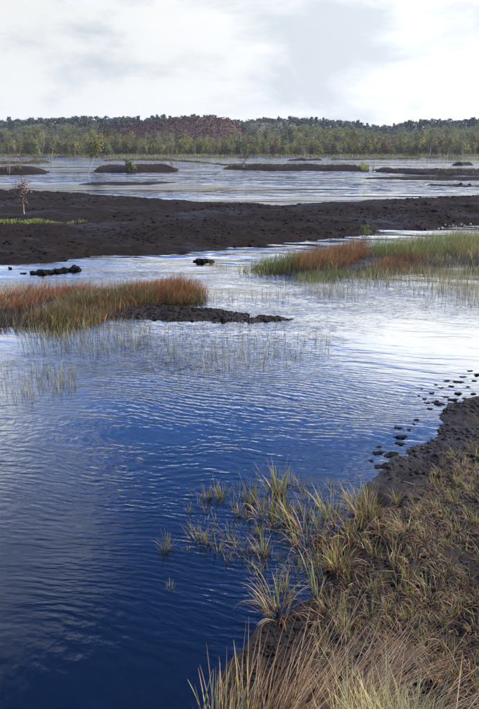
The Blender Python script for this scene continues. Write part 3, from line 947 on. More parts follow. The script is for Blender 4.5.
# ------------------------------------------------------------------ peat clods
def clod_mesh(seed, sub=3):
    bpy_me = bpy.data.meshes.new('clod')
    import bmesh
    bm = bmesh.new()
    bmesh.ops.create_icosphere(bm, subdivisions=sub, radius=1.0)
    for v in bm.verts:
        c = v.co
        f = 1 + 0.95 * float(fbm(np.array([c.x * 1.3 + c.z + seed]), np.array([c.y * 1.3 - c.z * 0.7 + seed * 3]), 0.7, 4, seed)[0])
        f *= 1 + 0.30 * float(fbm(np.array([c.x * 3 - c.z * 2 + seed]), np.array([c.y * 3 + c.z * 2.4]), 0.5, 3, seed + 5)[0])
        v.co = Vector((c.x * f, c.y * f, max(c.z * f, -0.4)))
    bm.to_mesh(bpy_me)
    bm.free()
    bpy_me.materials.append(M['clod'])
    return bpy_me


CLODS = [clod_mesh(s) for s in range(7)]


def clod(u, v, wpx, hpx, label, group=None, k=None):
    x, y, _ = ground(u, v)
    s = px_size(y)
    hpx *= 0.8 if group is None else 0.36
    if group is not None:
        wpx *= random.uniform(0.7, 1.5)
    o = obj('peat_clod', CLODS[k if k is not None else random.randrange(7)], loc=(x, y, 0.0), rz=random.uniform(-0.4, 0.4) if group is None else random.uniform(-0.7, 0.7),
            scale=(wpx * s / 2, max(wpx * s / 2 * 0.6, 0.02), hpx * s))
    tag(o, label, 'peat clod', group)


clod(37, 273.5, 13, 3.6, 'knobbly dark peat lump at the left end of the clod row in the channel', k=0)
clod(46, 273.5, 16, 5.0, 'long knobbly dark peat lump in the bright channel', k=1)
clod(57, 272.6, 12, 4.6, 'dark peat lump in the middle of the clod row in the channel', k=2)
clod(63, 271.5, 7, 4.5, 'small dark peat lump right of the long knobbly lump', k=3)
clod(74, 270.6, 12, 5.5, 'separate rounded dark peat clod at the right of the clod row', k=4)
clod(23, 273.6, 6, 1.2, 'sliver of peat barely above the water left of the clod row', k=5)
clod(10, 269, 4, 2, 'tiny peat crumb near the left edge of the channel', k=6)
clod(203, 262, 13, 4.5, 'small dark wet mud lump in the channel beside pale reeds', k=1)
clod(211, 262.5, 7, 3.2, 'smaller mud lump touching the wet lump in the channel', k=2)
clod(460, 185.6, 4, 3.0, 'dark stump-like peat lump on the sliver at the right', k=3)
clod(469, 185.9, 4, 2.6, 'second dark stump-like peat lump on the sliver at the right', k=5)
for (u, v, w_, h_) in [(378, 453, 9, 3), (392, 455, 14, 4), (384, 466, 12, 3), (371, 461, 5, 1.5), (402, 437, 10, 4), (398, 428, 5, 2), (417, 420, 6, 2.5), (425, 399, 5, 1.5), (432, 393, 6, 1.6), (441, 388, 4, 1.2), (447, 381, 7, 1.4), (458, 382, 11, 1.5), (451, 386.5, 5, 2), (458, 394, 7, 4), (468, 387, 4, 1.4), (474, 381, 5, 2), (477, 375, 5, 3),
                       (437, 401, 4, 1.5), (427, 403, 7, 1.6), (419, 396, 4, 1), (430, 409, 8, 2.2), (409, 430, 5, 2), (466, 399, 7, 2.2), (474, 394, 8, 3), (445, 397, 4, 1.2), (463, 377, 5, 1.2), (388, 474, 10, 4), (383, 482, 8, 4), (414, 424, 4, 1.5), (470, 371, 4, 1.2), (422, 389, 3, .8), (436, 385, 3, .8), (400, 444, 8, 3), (379, 447, 4, 1), (440, 404, 8, 3), (453, 400, 9, 3)]:
    clod(u, v, w_, h_, 'small dark peat clod breaking the bright water off the near bank', 'clods off the near bank')




def crumbs(name, label, outline, n, smin, smax, z0, mat, power=2.2, keep=0.0):
    q = scatter_poly(PX(outline, z0), n)
    z = land_z(q[:, 0], q[:, 1])
    mp = np.array(PX([(-20, 224.5), (40, 225), (90, 222), (84, 220), (20, 219), (-20, 221)], 0.2))
    k = (z > -0.012) & (poly_sdf(q[:, 0], q[:, 1], mp) < 0) & (fbm(q[:, 0], q[:, 1], smax * 9, 3, 41) + rng.uniform(-0.3, 0.3, n) > keep)
    q, z = q[k], z[k]
    n = len(q)
    t = (1 + 5 ** 0.5) / 2
    I = np.array([(-1, t, 0), (1, t, 0), (-1, -t, 0), (1, -t, 0), (0, -1, t), (0, 1, t), (0, -1, -t), (0, 1, -t), (t, 0, -1), (t, 0, 1), (-t, 0, -1), (-t, 0, 1)], float) / 1.9
    IF = np.array([(0, 11, 5), (0, 5, 1), (0, 1, 7), (0, 7, 10), (0, 10, 11), (1, 5, 9), (5, 11, 4), (11, 10, 2), (10, 7, 6), (7, 1, 8), (3, 9, 4), (3, 4, 2), (3, 2, 6), (3, 6, 8), (3, 8, 9), (4, 9, 5), (2, 4, 11), (6, 2, 10), (8, 6, 7), (9, 8, 1)])
    s_ = smin + (smax - smin) * rng.random(n) ** power
    a = rng.uniform(0, 6.28, n)
    P = I[None] * rng.uniform(0.55, 1.35, (n, 12, 1)) * (s_[:, None, None] * 0.5)
    P = P * np.stack([rng.uniform(0.8, 1.5, n), rng.uniform(0.7, 1.1, n), rng.uniform(0.35, 0.6, n)], -1)[:, None, :]
    X = P[..., 0] * np.cos(a)[:, None] - P[..., 1] * np.sin(a)[:, None] + q[:, 0:1]
    Y = P[..., 0] * np.sin(a)[:, None] + P[..., 1] * np.cos(a)[:, None] + q[:, 1:2]
    Z = P[..., 2] + z[:, None] + s_[:, None] * 0.02
    F = (IF[None] + (np.arange(n) * 12)[:, None, None]).reshape(-1, 3)
    tag(obj(name, mk_mesh(name, np.stack([X, Y, Z], -1).reshape(-1, 3), F, (mat,), False)), label, kind='stuff')


crumbs('peat_crumbs', 'crumbled peat lumps strewn over the near half of the peat flat', [(-60, 262), (0, 262), (100, 256), (240, 243), (380, 232), (479, 224), (560, 219), (560, 205), (479, 207), (240, 222), (0, 234), (-60, 236)], 11000, 0.02, 0.12, 0.15, M['peat'], 4.5, 0.05)
crumbs('peat_crumbs', 'crumbled peat lumps strewn over the far half of the peat flat', [(-60, 236), (0, 234), (240, 222), (479, 207), (560, 205), (560, 193), (479, 196), (300, 203), (160, 199), (0, 189), (-60, 187)], 5000, 0.05, 0.20, 0.15, M['peat'], 4.5, 0.06)
crumbs('peat_crumbs', 'crumbs of wet peat on the low mud spit by the left islet', [(100, 304), (180, 304), (230, 309), (296, 317), (296, 322), (245, 325), (185, 323), (120, 318)], 4000, 0.010, 0.06, 0.03, M['mud'], 3.2, -0.12)
crumbs('peat_crumbs', 'crumbs of wet peat over the upper near bank', [(380, 480), (410, 436), (440, 408), (479, 396), (560, 384), (640, 420), (560, 480), (440, 500), (372, 510)], 12000, 0.008, 0.055, 0.03, M['mud'], 3.6, -0.16)
crumbs('peat_crumbs', 'crumbs of wet peat over the lower near bank', [(372, 510), (440, 500), (560, 480), (620, 690), (300, 725), (200, 715), (262, 612), (345, 535)], 13000, 0.005, 0.035, 0.08, M['mud'], 3.0, -0.30)

# ------------------------------------------------------------------ trees
def round_normals(me, V, F, first=0, wood=None):
    """leaves shade as part of their crown: normals lean outwards from the crown's middle"""
    c = V[F].mean(1)
    mid = np.array([np.median(c[:, 0]), np.median(c[:, 1]), np.percentile(c[:, 2], 30)])
    ext = np.maximum(c.std(0), 0.05)
    out = (c - mid) / ext
    out /= np.linalg.norm(out, axis=1)[:, None] + 1e-6
    e = np.cross(V[F[:, 1]] - V[F[:, 0]], V[F[:, 2]] - V[F[:, 0]])
    e /= np.linalg.norm(e, axis=1)[:, None] + 1e-9
    e *= np.sign((e * out).sum(1))[:, None]
    nn = out * 0.6 + e * 0.5 + np.array([0, 0, 0.15])
    nn /= np.linalg.norm(nn, axis=1)[:, None] + 1e-9
    full = np.zeros((len(me.vertices), 3))
    full[:, 2] = 1.0
    full[first:] = np.repeat(nn, 4, 0)
    if wood is not None:
        full[:first] = wood
    me.normals_split_custom_set_from_vertices(full.tolist())


class Tree:
    def __init__(self, seed):
        self.r = random.Random(seed)
        self.V, self.F, self.k = [], [], 0
        self.FI = []
        self.L = []

    def tube(self, pts, rad, sides=5):
        pts = [Vector(p) for p in pts]
        n0 = self.k
        for i, p in enumerate(pts):
            d = (pts[min(i + 1, len(pts) - 1)] - pts[max(i - 1, 0)]).normalized()
            a = d.orthogonal().normalized()
            b = d.cross(a)
            for s in range(sides):
                q = p + (a * cos(2 * pi * s / sides) + b * sin(2 * pi * s / sides)) * rad[i]
                self.V.append(tuple(q))
        self.k += len(pts) * sides
        for i in range(len(pts) - 1):
            for s in range(sides):
                a0, a1 = n0 + i * sides + s, n0 + i * sides + (s + 1) % sides
                self.F.append((a0, a1, a1 + sides, a0 + sides))
                self.FI.append(0 if sides >= 5 else 1)

    def limb(self, p0, d, length, rad, steps=4, up=0.25, wig=0.16, sides=4):
        r = self.r
        p, d = Vector(p0), Vector(d).normalized()
        pts = [p.copy()]
        for i in range(steps):
            d = (d + Vector((r.gauss(0, wig), r.gauss(0, wig), r.gauss(0, wig) + up / steps))).normalized()
            p = p + d * (length / steps)
            pts.append(p.copy())
        self.tube(pts, [rad * (1 - 0.85 * i / steps) for i in range(steps + 1)], sides)
        return pts

    def leaf(self, p, size, jit):
        r = self.r
        self.L.append((p[0] + r.gauss(0, jit), p[1] + r.gauss(0, jit), p[2] + r.gauss(0, jit * 0.8), size * r.uniform(0.6, 1.3)))

    def wood_mesh(self, name, mat):
        return mk_mesh(name, np.array(self.V), np.array(self.F), (mat, M['limb']), True, {'tint': np.full(len(self.V), 0.5)}, self.FI)

    def leaf_arrays(self):
        L = np.array(self.L)
        n = len(L)
        rg = np.random.default_rng(n)
        a = rg.normal(0, 1, (n, 3))
        a /= np.linalg.norm(a, axis=1)[:, None]
        b = np.cross(a, rg.normal(0, 1, (n, 3)))
        b /= np.linalg.norm(b, axis=1)[:, None]
        s = L[:, 3:4] * 0.5
        c = L[:, :3]
        V = np.stack([c - a * s, c + b * s * 0.6, c + a * s, c - b * s * 0.6], 1).reshape(-1, 3)
        F = np.arange(n * 4).reshape(n, 4)
        return V, F, np.repeat(rg.random(n), 4)

    def leaf_mesh(self, name, mat):
        V, F, t = self.leaf_arrays()
        me = mk_mesh(name, V, F, (mat,), True, {'tint': t})
        round_normals(me, V, F)
        return me


def birch(seed, H=6.0, n_limb=16, leaves=9, leaf=0.15, lean=0.0, low=0.22, spread=0.26, rad=None, wig=0.05, stems=1, jit=0.16, up=0.3, twigs=3):
    T = Tree(seed)
    r = T.r
    for s in range(stems):
        a0 = r.uniform(0, 2 * pi)
        p = Vector((0, 0, -0.15)) if stems == 1 else Vector((cos(a0) * 0.12, sin(a0) * 0.12, -0.15))
        ln = lean if stems == 1 else r.uniform(0.05, 0.3)
        d = Vector((sin(ln) * (cos(a0) if stems > 1 else 1), sin(ln) * (sin(a0) if stems > 1 else 0), cos(ln)))
        h = H * (1 if s == 0 else r.uniform(0.6, 0.95))
        tp = [p.copy()]
        N = 9
        for i in range(N):
            d = (d + Vector((r.gauss(0, wig), r.gauss(0, wig), 0.02))).normalized()
            p = p + d * ((h + 0.15) / N)
            tp.append(p.copy())
        R = rad or (0.010 * H + 0.015)
        T.tube(tp, [R * (1 - 0.9 * (i / N) ** 0.9) for i in range(N + 1)], 6)
        for j in range(n_limb // stems):
            t = low + (0.97 - low) * (j + r.random()) / (n_limb // stems)
            i = min(int(t * N), N - 1)
            q = tp[i].lerp(tp[i + 1], t * N - i)
            az = r.uniform(0, 2 * pi)
            el = r.uniform(0.3, 1.0)
            L = H * spread * (1.05 - 0.75 * t) * r.uniform(0.6, 1.25) + 0.1 * H * 0.4
            pts = T.limb(q, (cos(az) * cos(el), sin(az) * cos(el), sin(el)), L, R * 0.33 * (1.1 - t), 4, up)
            for w in range(twigs):
                m = r.randrange(1, 5)
                az2, e2 = r.uniform(0, 2 * pi), r.uniform(-0.2, 0.9)
                tw = T.limb(pts[m], (cos(az2) * cos(e2), sin(az2) * cos(e2), sin(e2)), L * r.uniform(0.3, 0.55), R * 0.12, 2, 0.1, 0.2, 3)
                for _ in range(leaves):
                    a, b = r.choice([(0, 1), (1, 2)])
                    T.leaf(tw[a].lerp(tw[b], r.random()), leaf, jit * H / 6)
            for _ in range(leaves):
                m = r.randrange(1, 4)
                T.leaf(pts[m].lerp(pts[m + 1], r.random()), leaf, jit * H / 6)
    return T


def pine(seed, H=13.0, bare=0.42, leaves=340, leaf=0.5):
    T = Tree(seed)
    r = T.r
    p, d, tp = Vector((0, 0, -0.2)), Vector((0, 0, 1)), []
    for i in range(9):
        tp.append(p.copy())
        d = (d + Vector((r.gauss(0, 0.025), r.gauss(0, 0.025), 0.03))).normalized()
        p = p + d * (H / 8.3)
    T.tube(tp, [0.18 * (1 - 0.085 * i) for i in range(9)], 5)
    nl = 15
    for j in range(nl):
        t = bare + (0.97 - bare) * (j + r.random()) / nl
        q = tp[0].lerp(tp[-1], t)
        az = r.uniform(0, 6.28)
        L = H * 0.19 * (1.15 - 0.75 * (t - bare) / (1 - bare)) * r.uniform(0.6, 1.25)
        pts = T.limb(q, (cos(az), sin(az), 0.35), L, 0.05, 3, 0.3, 0.15, 3)
        for _ in range(leaves // nl):
            m = r.randrange(1, 3)
            T.leaf(pts[m].lerp(pts[m + 1], r.random()), leaf, 0.36)
    return T


def spruce(seed, H=13.0, leaves=360, leaf=0.5):
    T = Tree(seed)
    r = T.r
    T.tube([(0, 0, -0.2), (0, 0, H * 0.5), (0, 0, H)], [0.17, 0.1, 0.01], 5)
    for _ in range(leaves):
        t = r.random() ** 0.75
        z = H * (0.10 + 0.9 * t)
        R = H * 0.17 * (1.03 - t) * (0.65 + 0.35 * sin(z * 5.0)) + 0.05
        a = r.uniform(0, 6.28)
        T.leaf((cos(a) * R * r.uniform(0.4, 1), sin(a) * R * r.uniform(0.4, 1), z - 0.25 * R), leaf, 0.12)
    return T


def tree_thing(name, label, cat, T, wood, leaf, loc, rz=0.0, s=1.0, group=None, foliage='crown'):
    t = obj(name, None, loc=loc, rz=rz, scale=s)
    tag(t, label, cat, group)
    obj('trunk', T.wood_mesh('trunk', M[wood]), t)
    if T.L:
        obj(foliage, T.leaf_mesh(foliage, M[leaf]), t)
    return t


def at(u, v, off=0.0):
    x, y, _ = ground(u, v)
    return (x, y, float(land_z(x, y)[0]) + off)


# single trees one can pick out
x, y, z = at(87, 172.3)
tree_thing('birch_tree', 'leaning white-trunked birch at the water left of the humped peat bank', 'tree',
           birch(11, 3.4, 20, 10, 0.15, lean=0.50, wig=0.02, low=0.42, spread=0.30, rad=0.075, jit=0.36), 'bark_birch', 'leaf_birch', (x, y, -0.1))
x, y, z = at(131, 172.4)
tree_thing('pine_sapling', 'small bright yellow-green bush on the humped peat bank', 'tree',
           birch(12, 1.05, 16, 10, 0.11, low=0.06, spread=0.42, rad=0.03, jit=0.5, stems=2), 'bark_brown', 'leaf_bright', (x, y - 0.1, max(z, 0) - 0.05))
x, y, z = at(25, 221.5)
z = float(land_z(x, y)[0])
tree_thing('birch_sapling', 'bare twiggy sapling with pale trunk on the moss patch', 'tree',
           birch(13, 0.95, 30, 4, 0.05, low=0.32, spread=0.60, rad=0.022, wig=0.03, up=0.9, jit=0.30, twigs=5), 'bark_birch', 'twig', (x, y, z), foliage='twig_leaves')
x, y, z = at(175, 168.5)
tree_thing('birch_tree', 'bare pinkish birch at the right end of the humped peat bank', 'tree',
           birch(14, 2.3, 24, 2, 0.09, low=0.2, spread=0.3, rad=0.05, up=0.8, stems=2), 'twig', 'leaf_brown', (x, y, z - 0.1), foliage='twig_leaves')
x, y, z = at(243, 170)
tree_thing('birch_tree', 'bare pinkish birch on the left end of the long brown peat bank', 'tree',
           birch(15, 2.1, 22, 2, 0.09, low=0.2, spread=0.28, rad=0.048, up=0.8, stems=2), 'twig', 'leaf_brown', (x, y + 0.4, z - 0.05), foliage='twig_leaves')
for (u, v, H, lean, sd, lab) in [(304, 160.2, 2.2, 0.25, 16, 'small white bare birch leaning on the low far island, left of its neighbour'), (311, 160.3, 1.7, 0.45, 17, 'short white bare birch leaning more, right of its neighbour on the far island')]:
    x, y, z = at(u, v)
    tree_thing('birch_tree', lab, 'tree', birch(sd, H, 8, 1, 0.08, lean=lean, low=0.35, spread=0.25, rad=0.06), 'bark_birch', 'leaf_birch', (x, y + 0.6, z - 0.1), foliage='twig_leaves')
for (u, H, sd, off, lab) in [(270, 5.0, 21, 1.5, 'white-trunked birch standing out at the far shore right of centre'), (436, 4.2, 22, 0.6, 'pale slender birch at the far shore towards the right'),
                             (454, 4.0, 23, 0.2, 'pale birch at the far shore just behind the small humped island'), (71, 5.8, 24, 1.0, 'tall thin white-trunked birch at the far shore on the left'),
                             (47, 4.4, 25, 0.4, 'shorter white-trunked birch left of the tall thin one at the far shore')]:
    x = ground(u, 157.6)[0]
    y = float(far_shore_y(np.array(x))) + off
    tree_thing('birch_tree', lab, 'tree', birch(sd, H, 18, 7, 0.2, low=0.38, spread=0.22, rad=0.06, wig=0.09, jit=0.3), 'bark_birch', 'leaf_grey', (x, y, float(ground_z(x, y)) - 0.1))
for (u, v, H, sd, wood, leafm, lv, lab) in [(6, 175, 2.6, 31, 'twig', 'leaf_brown', 2, 'bare pink-brown shrub on the left peat bank at the edge of the picture'), (17, 174.6, 2.9, 32, 'twig', 'leaf_brown', 2, 'taller bare pink-brown shrub on the left peat bank'),
                                            (36, 163.3, 2.2, 33, 'bark_brown', 'leaf_bright', 7, 'bright green bush on the grassy strip behind the left peat bank'), (99, 160.6, 4.6, 34, 'bark_grey', 'leaf_birch', 9, 'round-crowned birch behind the leaning birch')]:
    x, y, z = at(u, v)
    tree_thing('shrub', lab, 'shrub', birch(sd, H, 20, lv, 0.09, low=0.12, spread=0.36, rad=0.03, stems=3, up=0.6, jit=0.22), wood, leafm, (x, y + 0.5, max(0.0, float(land_z(x, y + 0.5)[0])) - 0.1), foliage='foliage')
x, y, z = at(371, 237.5)
tree_thing('birch_sapling', 'small light green birch seedling behind the right sedge bank', 'shrub', birch(41, 0.33, 14, 7, 0.035, low=0.15, spread=0.65, rad=0.006, stems=3, jit=0.9), 'bark_brown', 'leaf_bright', (x, y, max(z, 0) - 0.02), foliage='foliage')
x, y, z = at(431, 185.6)
tree_thing('birch_sapling', 'thin leafless seedling on the sliver of peat at the right', 'shrub', birch(42, 0.85, 8, 1, 0.04, low=0.1, spread=0.4, rad=0.012, stems=2, jit=0.2), 'twig', 'leaf_brown', (x, y, max(z, 0) - 0.05), foliage='twig_leaves')
x, y, z = at(424, 167)
tree_thing('birch_sapling', 'tiny bare seedling in the water left of the small humped island', 'shrub', birch(43, 1.1, 8, 1, 0.05, low=0.1, spread=0.4, rad=0.02, stems=2, jit=0.2), 'twig', 'leaf_brown', (x, y, -0.3), foliage='twig_leaves')

# cotton grass at the back of the sedge bank
for i, (u, v, s_) in enumerate([(437, 233, 0.8), (440, 235.5, 0.9), (443, 235, 0.7), (451, 232, 0.8), (454, 233.5, 0.6), (459, 231, 0.7), (462, 234, 0.6), (468, 235, 0.8), (471, 233.5, 0.7), (476, 234.5, 0.6), (447, 236, 0.6)]):
    x, y, z = at(u, v + 8)
    hh = random.uniform(0.30, 0.42)
    t = obj('cotton_grass', None, loc=(x, y, max(z, 0) - 0.02))
    tag(t, 'white fluffy cotton grass head above the pale sedge at the right', 'cotton grass', 'cotton grass heads on the right bank')
    obj('stem', blade_mesh('stem', [blades(np.zeros((1, 3)), np.array([hh]), np.array([0.5]), np.array([0.05]), np.array([0.2]), np.array([0.006]), 4)], M['olive']), t)
    T = Tree(500 + i)
    for _ in range(60):
        T.leaf((0.03, 0.02, hh), 0.016, 0.014 * s_)
    obj('cotton_head', T.leaf_mesh('cotton_head', M['cotton']), t)

# heap of reddish brown behind the thicket
HEAP_Y = 215.0


def heap_top(x):
    u = x / HEAP_Y * FPX * 0.985 + PW / 2
    vt = np.interp(u, [88, 108, 125, 150, 185, 222, 234, 244, 252], [150, 136, 129.5, 125, 121.8, 120.8, 124.5, 136, 150])
    return np.maximum(0.0, 2.4 + (HORIZON - vt) / FPX * HEAP_Y - 0.9)


def heap_z(X, Y):
    k = np.clip((Y - (HEAP_Y - 15)) / 15.0, 0, 1) * np.clip((HEAP_Y + 24 - Y) / 15.0, 0, 1)
    k = k * k * (3 - 2 * k)
    return heap_top(X) * k * (0.95 + 0.10 * fbm(X, Y, 7, 4, 3)) + 0.9


def build_heap():
    xs = np.arange(-50, 8, 0.9)
    ys = np.arange(HEAP_Y - 17, HEAP_Y + 26, 0.9)
    X, Y = np.meshgrid(xs, ys)
    Z = heap_z(X, Y)
    n, m = X.shape
    V = np.stack([X, Y, Z], -1).reshape(-1, 3)
    i = np.arange(n * m).reshape(n, m)
    F = np.stack([i[:-1, :-1], i[:-1, 1:], i[1:, 1:], i[1:, :-1]], -1).reshape(-1, 4)
    h = obj('spoil_heap', mk_mesh('spoil_heap', V, F, (M['heap'],), True))
    tag(h, 'long flat-topped red-brown heap rising behind the thicket', kind='structure')
    T = Tree(9)
    N = 15000
    qx, qy = rng.uniform(-50, 8, N), rng.uniform(HEAP_Y - 16, HEAP_Y + 12, N)
    qz = heap_z(qx, qy)
    big = np.clip(fbm(qx, qy, 4.0, 3, 8) * 2.2, 0, 1)
    for a_, b_, c_, d_ in zip(qx, qy, qz, big):
        if c_ > 1.5:
            T.leaf((a_, b_, c_ + random.uniform(0, 0.35 + 1.1 * d_)), 0.55, 0.15)
    o = obj('heather', T.leaf_mesh('heather', M['leaf_heath']))
    tag(o, 'red-brown heather and scrub covering the flat-topped heap', kind='stuff')


build_heap()

# the thicket and the forest
PROTO = {
    'birch': [birch(200 + k, 6.0, 20, 13, 0.32, low=0.10, spread=0.30, stems=1 + k % 3, jit=0.36) for k in range(6)],
    'bush': [birch(220 + k, 3.2, 18, 12, 0.25, low=0.03, spread=0.48, stems=3, jit=0.55) for k in range(4)],
    'bare': [birch(240 + k, 5.0, 22, 2, 0.16, low=0.2, spread=0.26, stems=1 + k % 2, up=0.8) for k in range(3)],
}
WOODM, CROWNM = {}, {}
for kind, lst in PROTO.items():
    for k, T in enumerate(lst):
        for wm_ in ('bark_birch', 'bark_grey', 'twig'):
            WOODM[kind, k, wm_] = T.wood_mesh('trunk', M[wm_])
        for lm in ('leaf_birch', 'leaf_grey', 'leaf_brown', 'leaf_pale', 'leaf_bright'):
            CROWNM[kind, k, lm] = T.leaf_mesh('crown', M[lm])


def side_of(u):
    return ('at the left end' if u < 110 else 'below the red-brown heap' if u < 245 else 'right of the heap' if u < 360 else 'at the right end')


def plant(kind, x, y, H, wood, leaf, name, label, group):
    k = random.randrange(len(PROTO[kind]))
    base = {'birch': 6.0, 'bush': 3.2, 'bare': 5.0}[kind]
    s = H / base
    t = obj(name, None, loc=(x, y, float(ground_z(x, y)) - 0.08), rz=random.uniform(0, 6.28), scale=(s * random.uniform(0.85, 1.25), s * random.uniform(0.85, 1.25), s))
    tag(t, label, 'tree' if kind != 'bush' else 'shrub', group)
    obj('trunk' if kind != 'bush' else 'stems', WOODM[kind, k, wood], t)
    obj('crown', CROWNM[kind, k, leaf], t)


def u_of(x, y):
    return x / y * FPX * 0.985 + PW / 2


LEAFW = {'leaf_birch': 'olive-green', 'leaf_grey': 'grey-green', 'leaf_brown': 'brown-leaved', 'leaf_bright': 'bright green'}
R = random.Random(77)
for row, (dy0, dy1, cnt) in enumerate([(3, 8, 66), (8, 15, 74), (15, 26, 76), (26, 42, 80)]):
    for i in range(cnt):
        u = -60 + (600 * (i + R.random()) / cnt)
        y = FAR_Y + R.uniform(dy0, dy1)
        x = (u - PW / 2) / FPX * y / 0.985
        y += float(far_shore_y(np.array(x))) - FAR_Y
        vt = 143 - row * 3.1 + R.uniform(-4, 4) + 3.0 * float(fbm(u, 3.0, 40.0, 2, 9))
        if u > 350:
            vt += 3
        H = max(2.0, 2.4 + (HORIZON - vt) / FPX * y - 0.6)
        lf = R.choices(['leaf_birch', 'leaf_grey', 'leaf_brown'], [3, 3 if u < 330 else 1.5, 0.3 if u < 330 else 0.9])[0]
        wd = R.choices(['bark_birch', 'bark_grey'], [0.3, 1])[0]
        plant('birch', x, y, H, wd, lf, 'birch_tree', 'bushy %s birch in the %s of the far thicket %s' % (LEAFW[lf], 'front' if row < 2 else 'back', side_of(u)), 'birches of the far thicket')
for i in range(290):
    u = -60 + 600 * (i + R.random()) / 290
    y = FAR_Y + R.uniform(1.5, 20)
    x = (u - PW / 2) / FPX * y / 0.985
    y += float(far_shore_y(np.array(x))) - FAR_Y
    lf = R.choices(['leaf_birch', 'leaf_grey', 'leaf_brown', 'leaf_bright'], [3, 2.5, 2.0 if u > 330 else 0.5, 0.12])[0]
    plant('bush', x, y, R.uniform(1.3, 3.4), 'bark_grey', lf, 'shrub', 'low %s shrub at the foot of the far thicket %s' % (LEAFW[lf], side_of(u)), 'shrubs of the far thicket')
for i in range(46):
    u = -40 + 560 * (i + R.random()) / 46
    y = FAR_Y + R.uniform(2, 12)
    x = (u - PW / 2) / FPX * y / 0.985
    y += float(far_shore_y(np.array(x))) - FAR_Y
    plant('bare', x, y, R.uniform(2.8, 5.0), R.choice(['bark_birch', 'twig']), 'leaf_grey', 'birch_tree', 'thin nearly bare birch in front of the far-shore thicket ' + side_of(u), 'bare birches of the far thicket')
for i in range(15):
    u = 246 + 46 * (i + R.random()) / 15
    y = 232 + R.uniform(0, 6)
    x = (u - PW / 2) / FPX * y / 0.985
    plant('birch', x, y, 2.4 + (HORIZON - R.uniform(123.5, 126)) / FPX * y - 1.5, 'bark_birch', 'leaf_pale', 'birch_tree', 'pale silvery birch in the light gap right of the red-brown heap', 'pale birches')

# conifers on the skyline: single mesh each, too small to show their parts
SKY_U = [-80, 0, 50, 100, 150, 170, 212, 226, 240, 262, 290, 320, 350, 372, 384, 396, 420, 479, 560]
SKY_V = [118, 118.5, 117.5, 116, 117, 116, 115, 118, 120, 117.5, 117, 118.5, 121, 123.5, 123, 119.5, 118.5, 117.5, 117.5]
CON = [pine(400 + k, bare=0.30, leaves=620, leaf=0.62) for k in range(4)] + [spruce(420 + k, leaves=560, leaf=0.6) for k in range(4)]
CONM, CONA = [], []
for T in CON:
    Vl, Fl, tl = T.leaf_arrays()
    Vw, Fw = np.array(T.V), np.array(T.F)
    V = np.concatenate([Vw, Vl])
    F = np.concatenate([Fw, Fl + len(Vw)])
    mi = np.r_[np.zeros(len(Fw), int), np.ones(len(Fl), int)]
    tint = np.r_[np.full(len(Vw), .5), tl]
    CONA.append((V, F, mi, tint))
    cm = mk_mesh('conifer', V, F, (M['bark_brown'], M['leaf_pine']), True, {'tint': tint}, mi)
    wn = Vw * np.array([1, 1, 0])
    round_normals(cm, V, Fl + len(Vw), len(Vw), wn / (np.linalg.norm(wn, axis=1)[:, None] + 1e-6))
    CONM.append(cm)

trees = []
for i in range(430):
    u = -70 + 620 * (i + R.random()) / 430
    d = R.uniform(262, 330)
    x = (u - PW / 2) / FPX * d / 0.985
    vt = np.interp(u, SKY_U, SKY_V) + abs(R.gauss(0, 2.4)) + 1.4 + 1.2 * float(fbm(u, 1.0, 14.0, 2, 4))
    H = 2.4 + (HORIZON - vt) / FPX * d - float(ground_z(x, d))
    trees.append((vt, x, d, H, u))
trees.sort()
for n_, (vt, x, d, H, u) in enumerate(trees[:290]):
    isp = R.random() < 0.75
    k = R.randrange(4) + (0 if isp else 4)
    s = H / 13.0
    o = obj('pine_tree' if isp else 'spruce_tree', CONM[k], loc=(x, d, float(ground_z(x, d)) - 0.1), rz=R.uniform(0, 6.28), scale=(s * R.uniform(1.2, 1.9), s * R.uniform(1.2, 1.9), s))
    tag(o, ('dark pine with rounded top on the forest skyline ' if isp else 'dark pointed spruce on the forest skyline ') + side_of(u).replace('below', 'behind'), 'tree', 'conifers on the skyline')
parts, mis = [], []
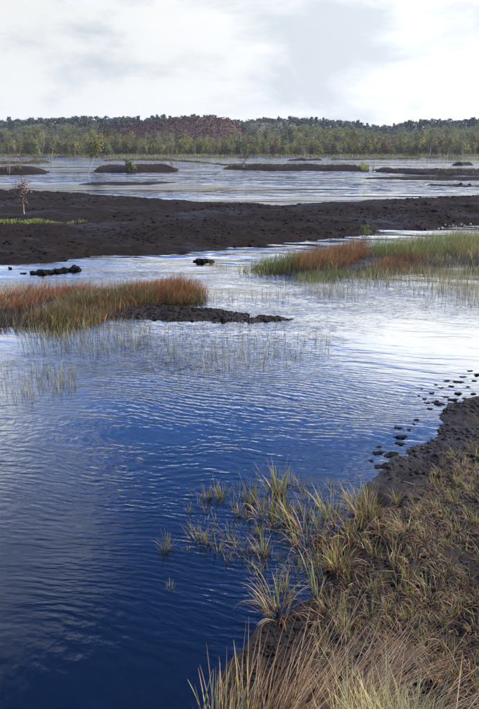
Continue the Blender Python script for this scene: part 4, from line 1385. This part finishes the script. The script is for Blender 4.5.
for (vt, x, d, H, u) in trees[290:] + [(0, R.uniform(-190, 190), R.uniform(335, 420), R.uniform(8, 10), 0) for _ in range(260)]:
    V, F, mi, tint = CONA[R.randrange(8)]
    s = H / 13.0
    a = R.uniform(0, 6.28)
    V2 = np.c_[(V[:, 0] * cos(a) - V[:, 1] * sin(a)) * s * 1.6 + x, (V[:, 0] * sin(a) + V[:, 1] * cos(a)) * s * 1.6 + d, V[:, 2] * s + float(ground_z(x, d)) - 0.1]
    parts.append((V2, F, {'tint': tint}))
    mis.append(mi)
V, F, A = join(parts)
tag(obj('distant_wood', mk_mesh('distant_wood', V, F, (M['bark_brown'], M['leaf_pine']), False, A, np.concatenate(mis))), 'far dark conifer wood filling in behind the skyline trees', kind='stuff')
# leafy understorey between thicket and conifers, reading as one mass
parts, mis = [], []
for i in range(420):
    u = -80 + 640 * R.random()
    d = R.uniform(FAR_Y + 48, 262)
    x = (u - PW / 2) / FPX * d / 0.985
    if -46 < x < 4 and d > HEAP_Y - 22:
        continue
    T = PROTO['birch'][R.randrange(5)]
    V, F, tint = T.leaf_arrays()
    vt = np.interp(u, SKY_U, SKY_V) + R.uniform(8, 16)
    s = max(3.5, 2.4 + (HORIZON - vt) / FPX * d - 1.2) / 6.0
    if 246 < u < 294:
        s *= 0.8
    V2 = np.c_[V[:, 0] * s * 1.2 + x, V[:, 1] * s * 1.2 + d, V[:, 2] * s + 0.6]
    parts.append((V2, F, {'tint': tint}))
V, F, A = join(parts)
tag(obj('distant_wood', mk_mesh('distant_wood', V, F, (M['leaf_grey'],), False, A)), 'grey-green leafy wood between the thicket and the conifers', kind='stuff')

# ------------------------------------------------------------------ haze
hm, g = new_mat('haze')
vol = g('ShaderNodeVolumePrincipled', ins={'Color': (0.86, 0.92, 1.0, 1), 'Density': HAZE, 'Anisotropy': 0.1})
g('ShaderNodeOutputMaterial', ins={'Volume': vol.outputs[0]})
hx = np.array([(x_, y_, z_) for z_ in (-2.0, 24.0) for y_ in (-30.0, 470.0) for x_ in (-260.0, 260.0)])
hf = np.array([(0, 2, 3, 1), (4, 5, 7, 6), (0, 1, 5, 4), (2, 6, 7, 3), (0, 4, 6, 2), (1, 3, 7, 5)])
tag(obj('haze', mk_mesh('haze', hx, hf, (hm,))), 'thin pale haze in the air over the bog', kind='stuff')
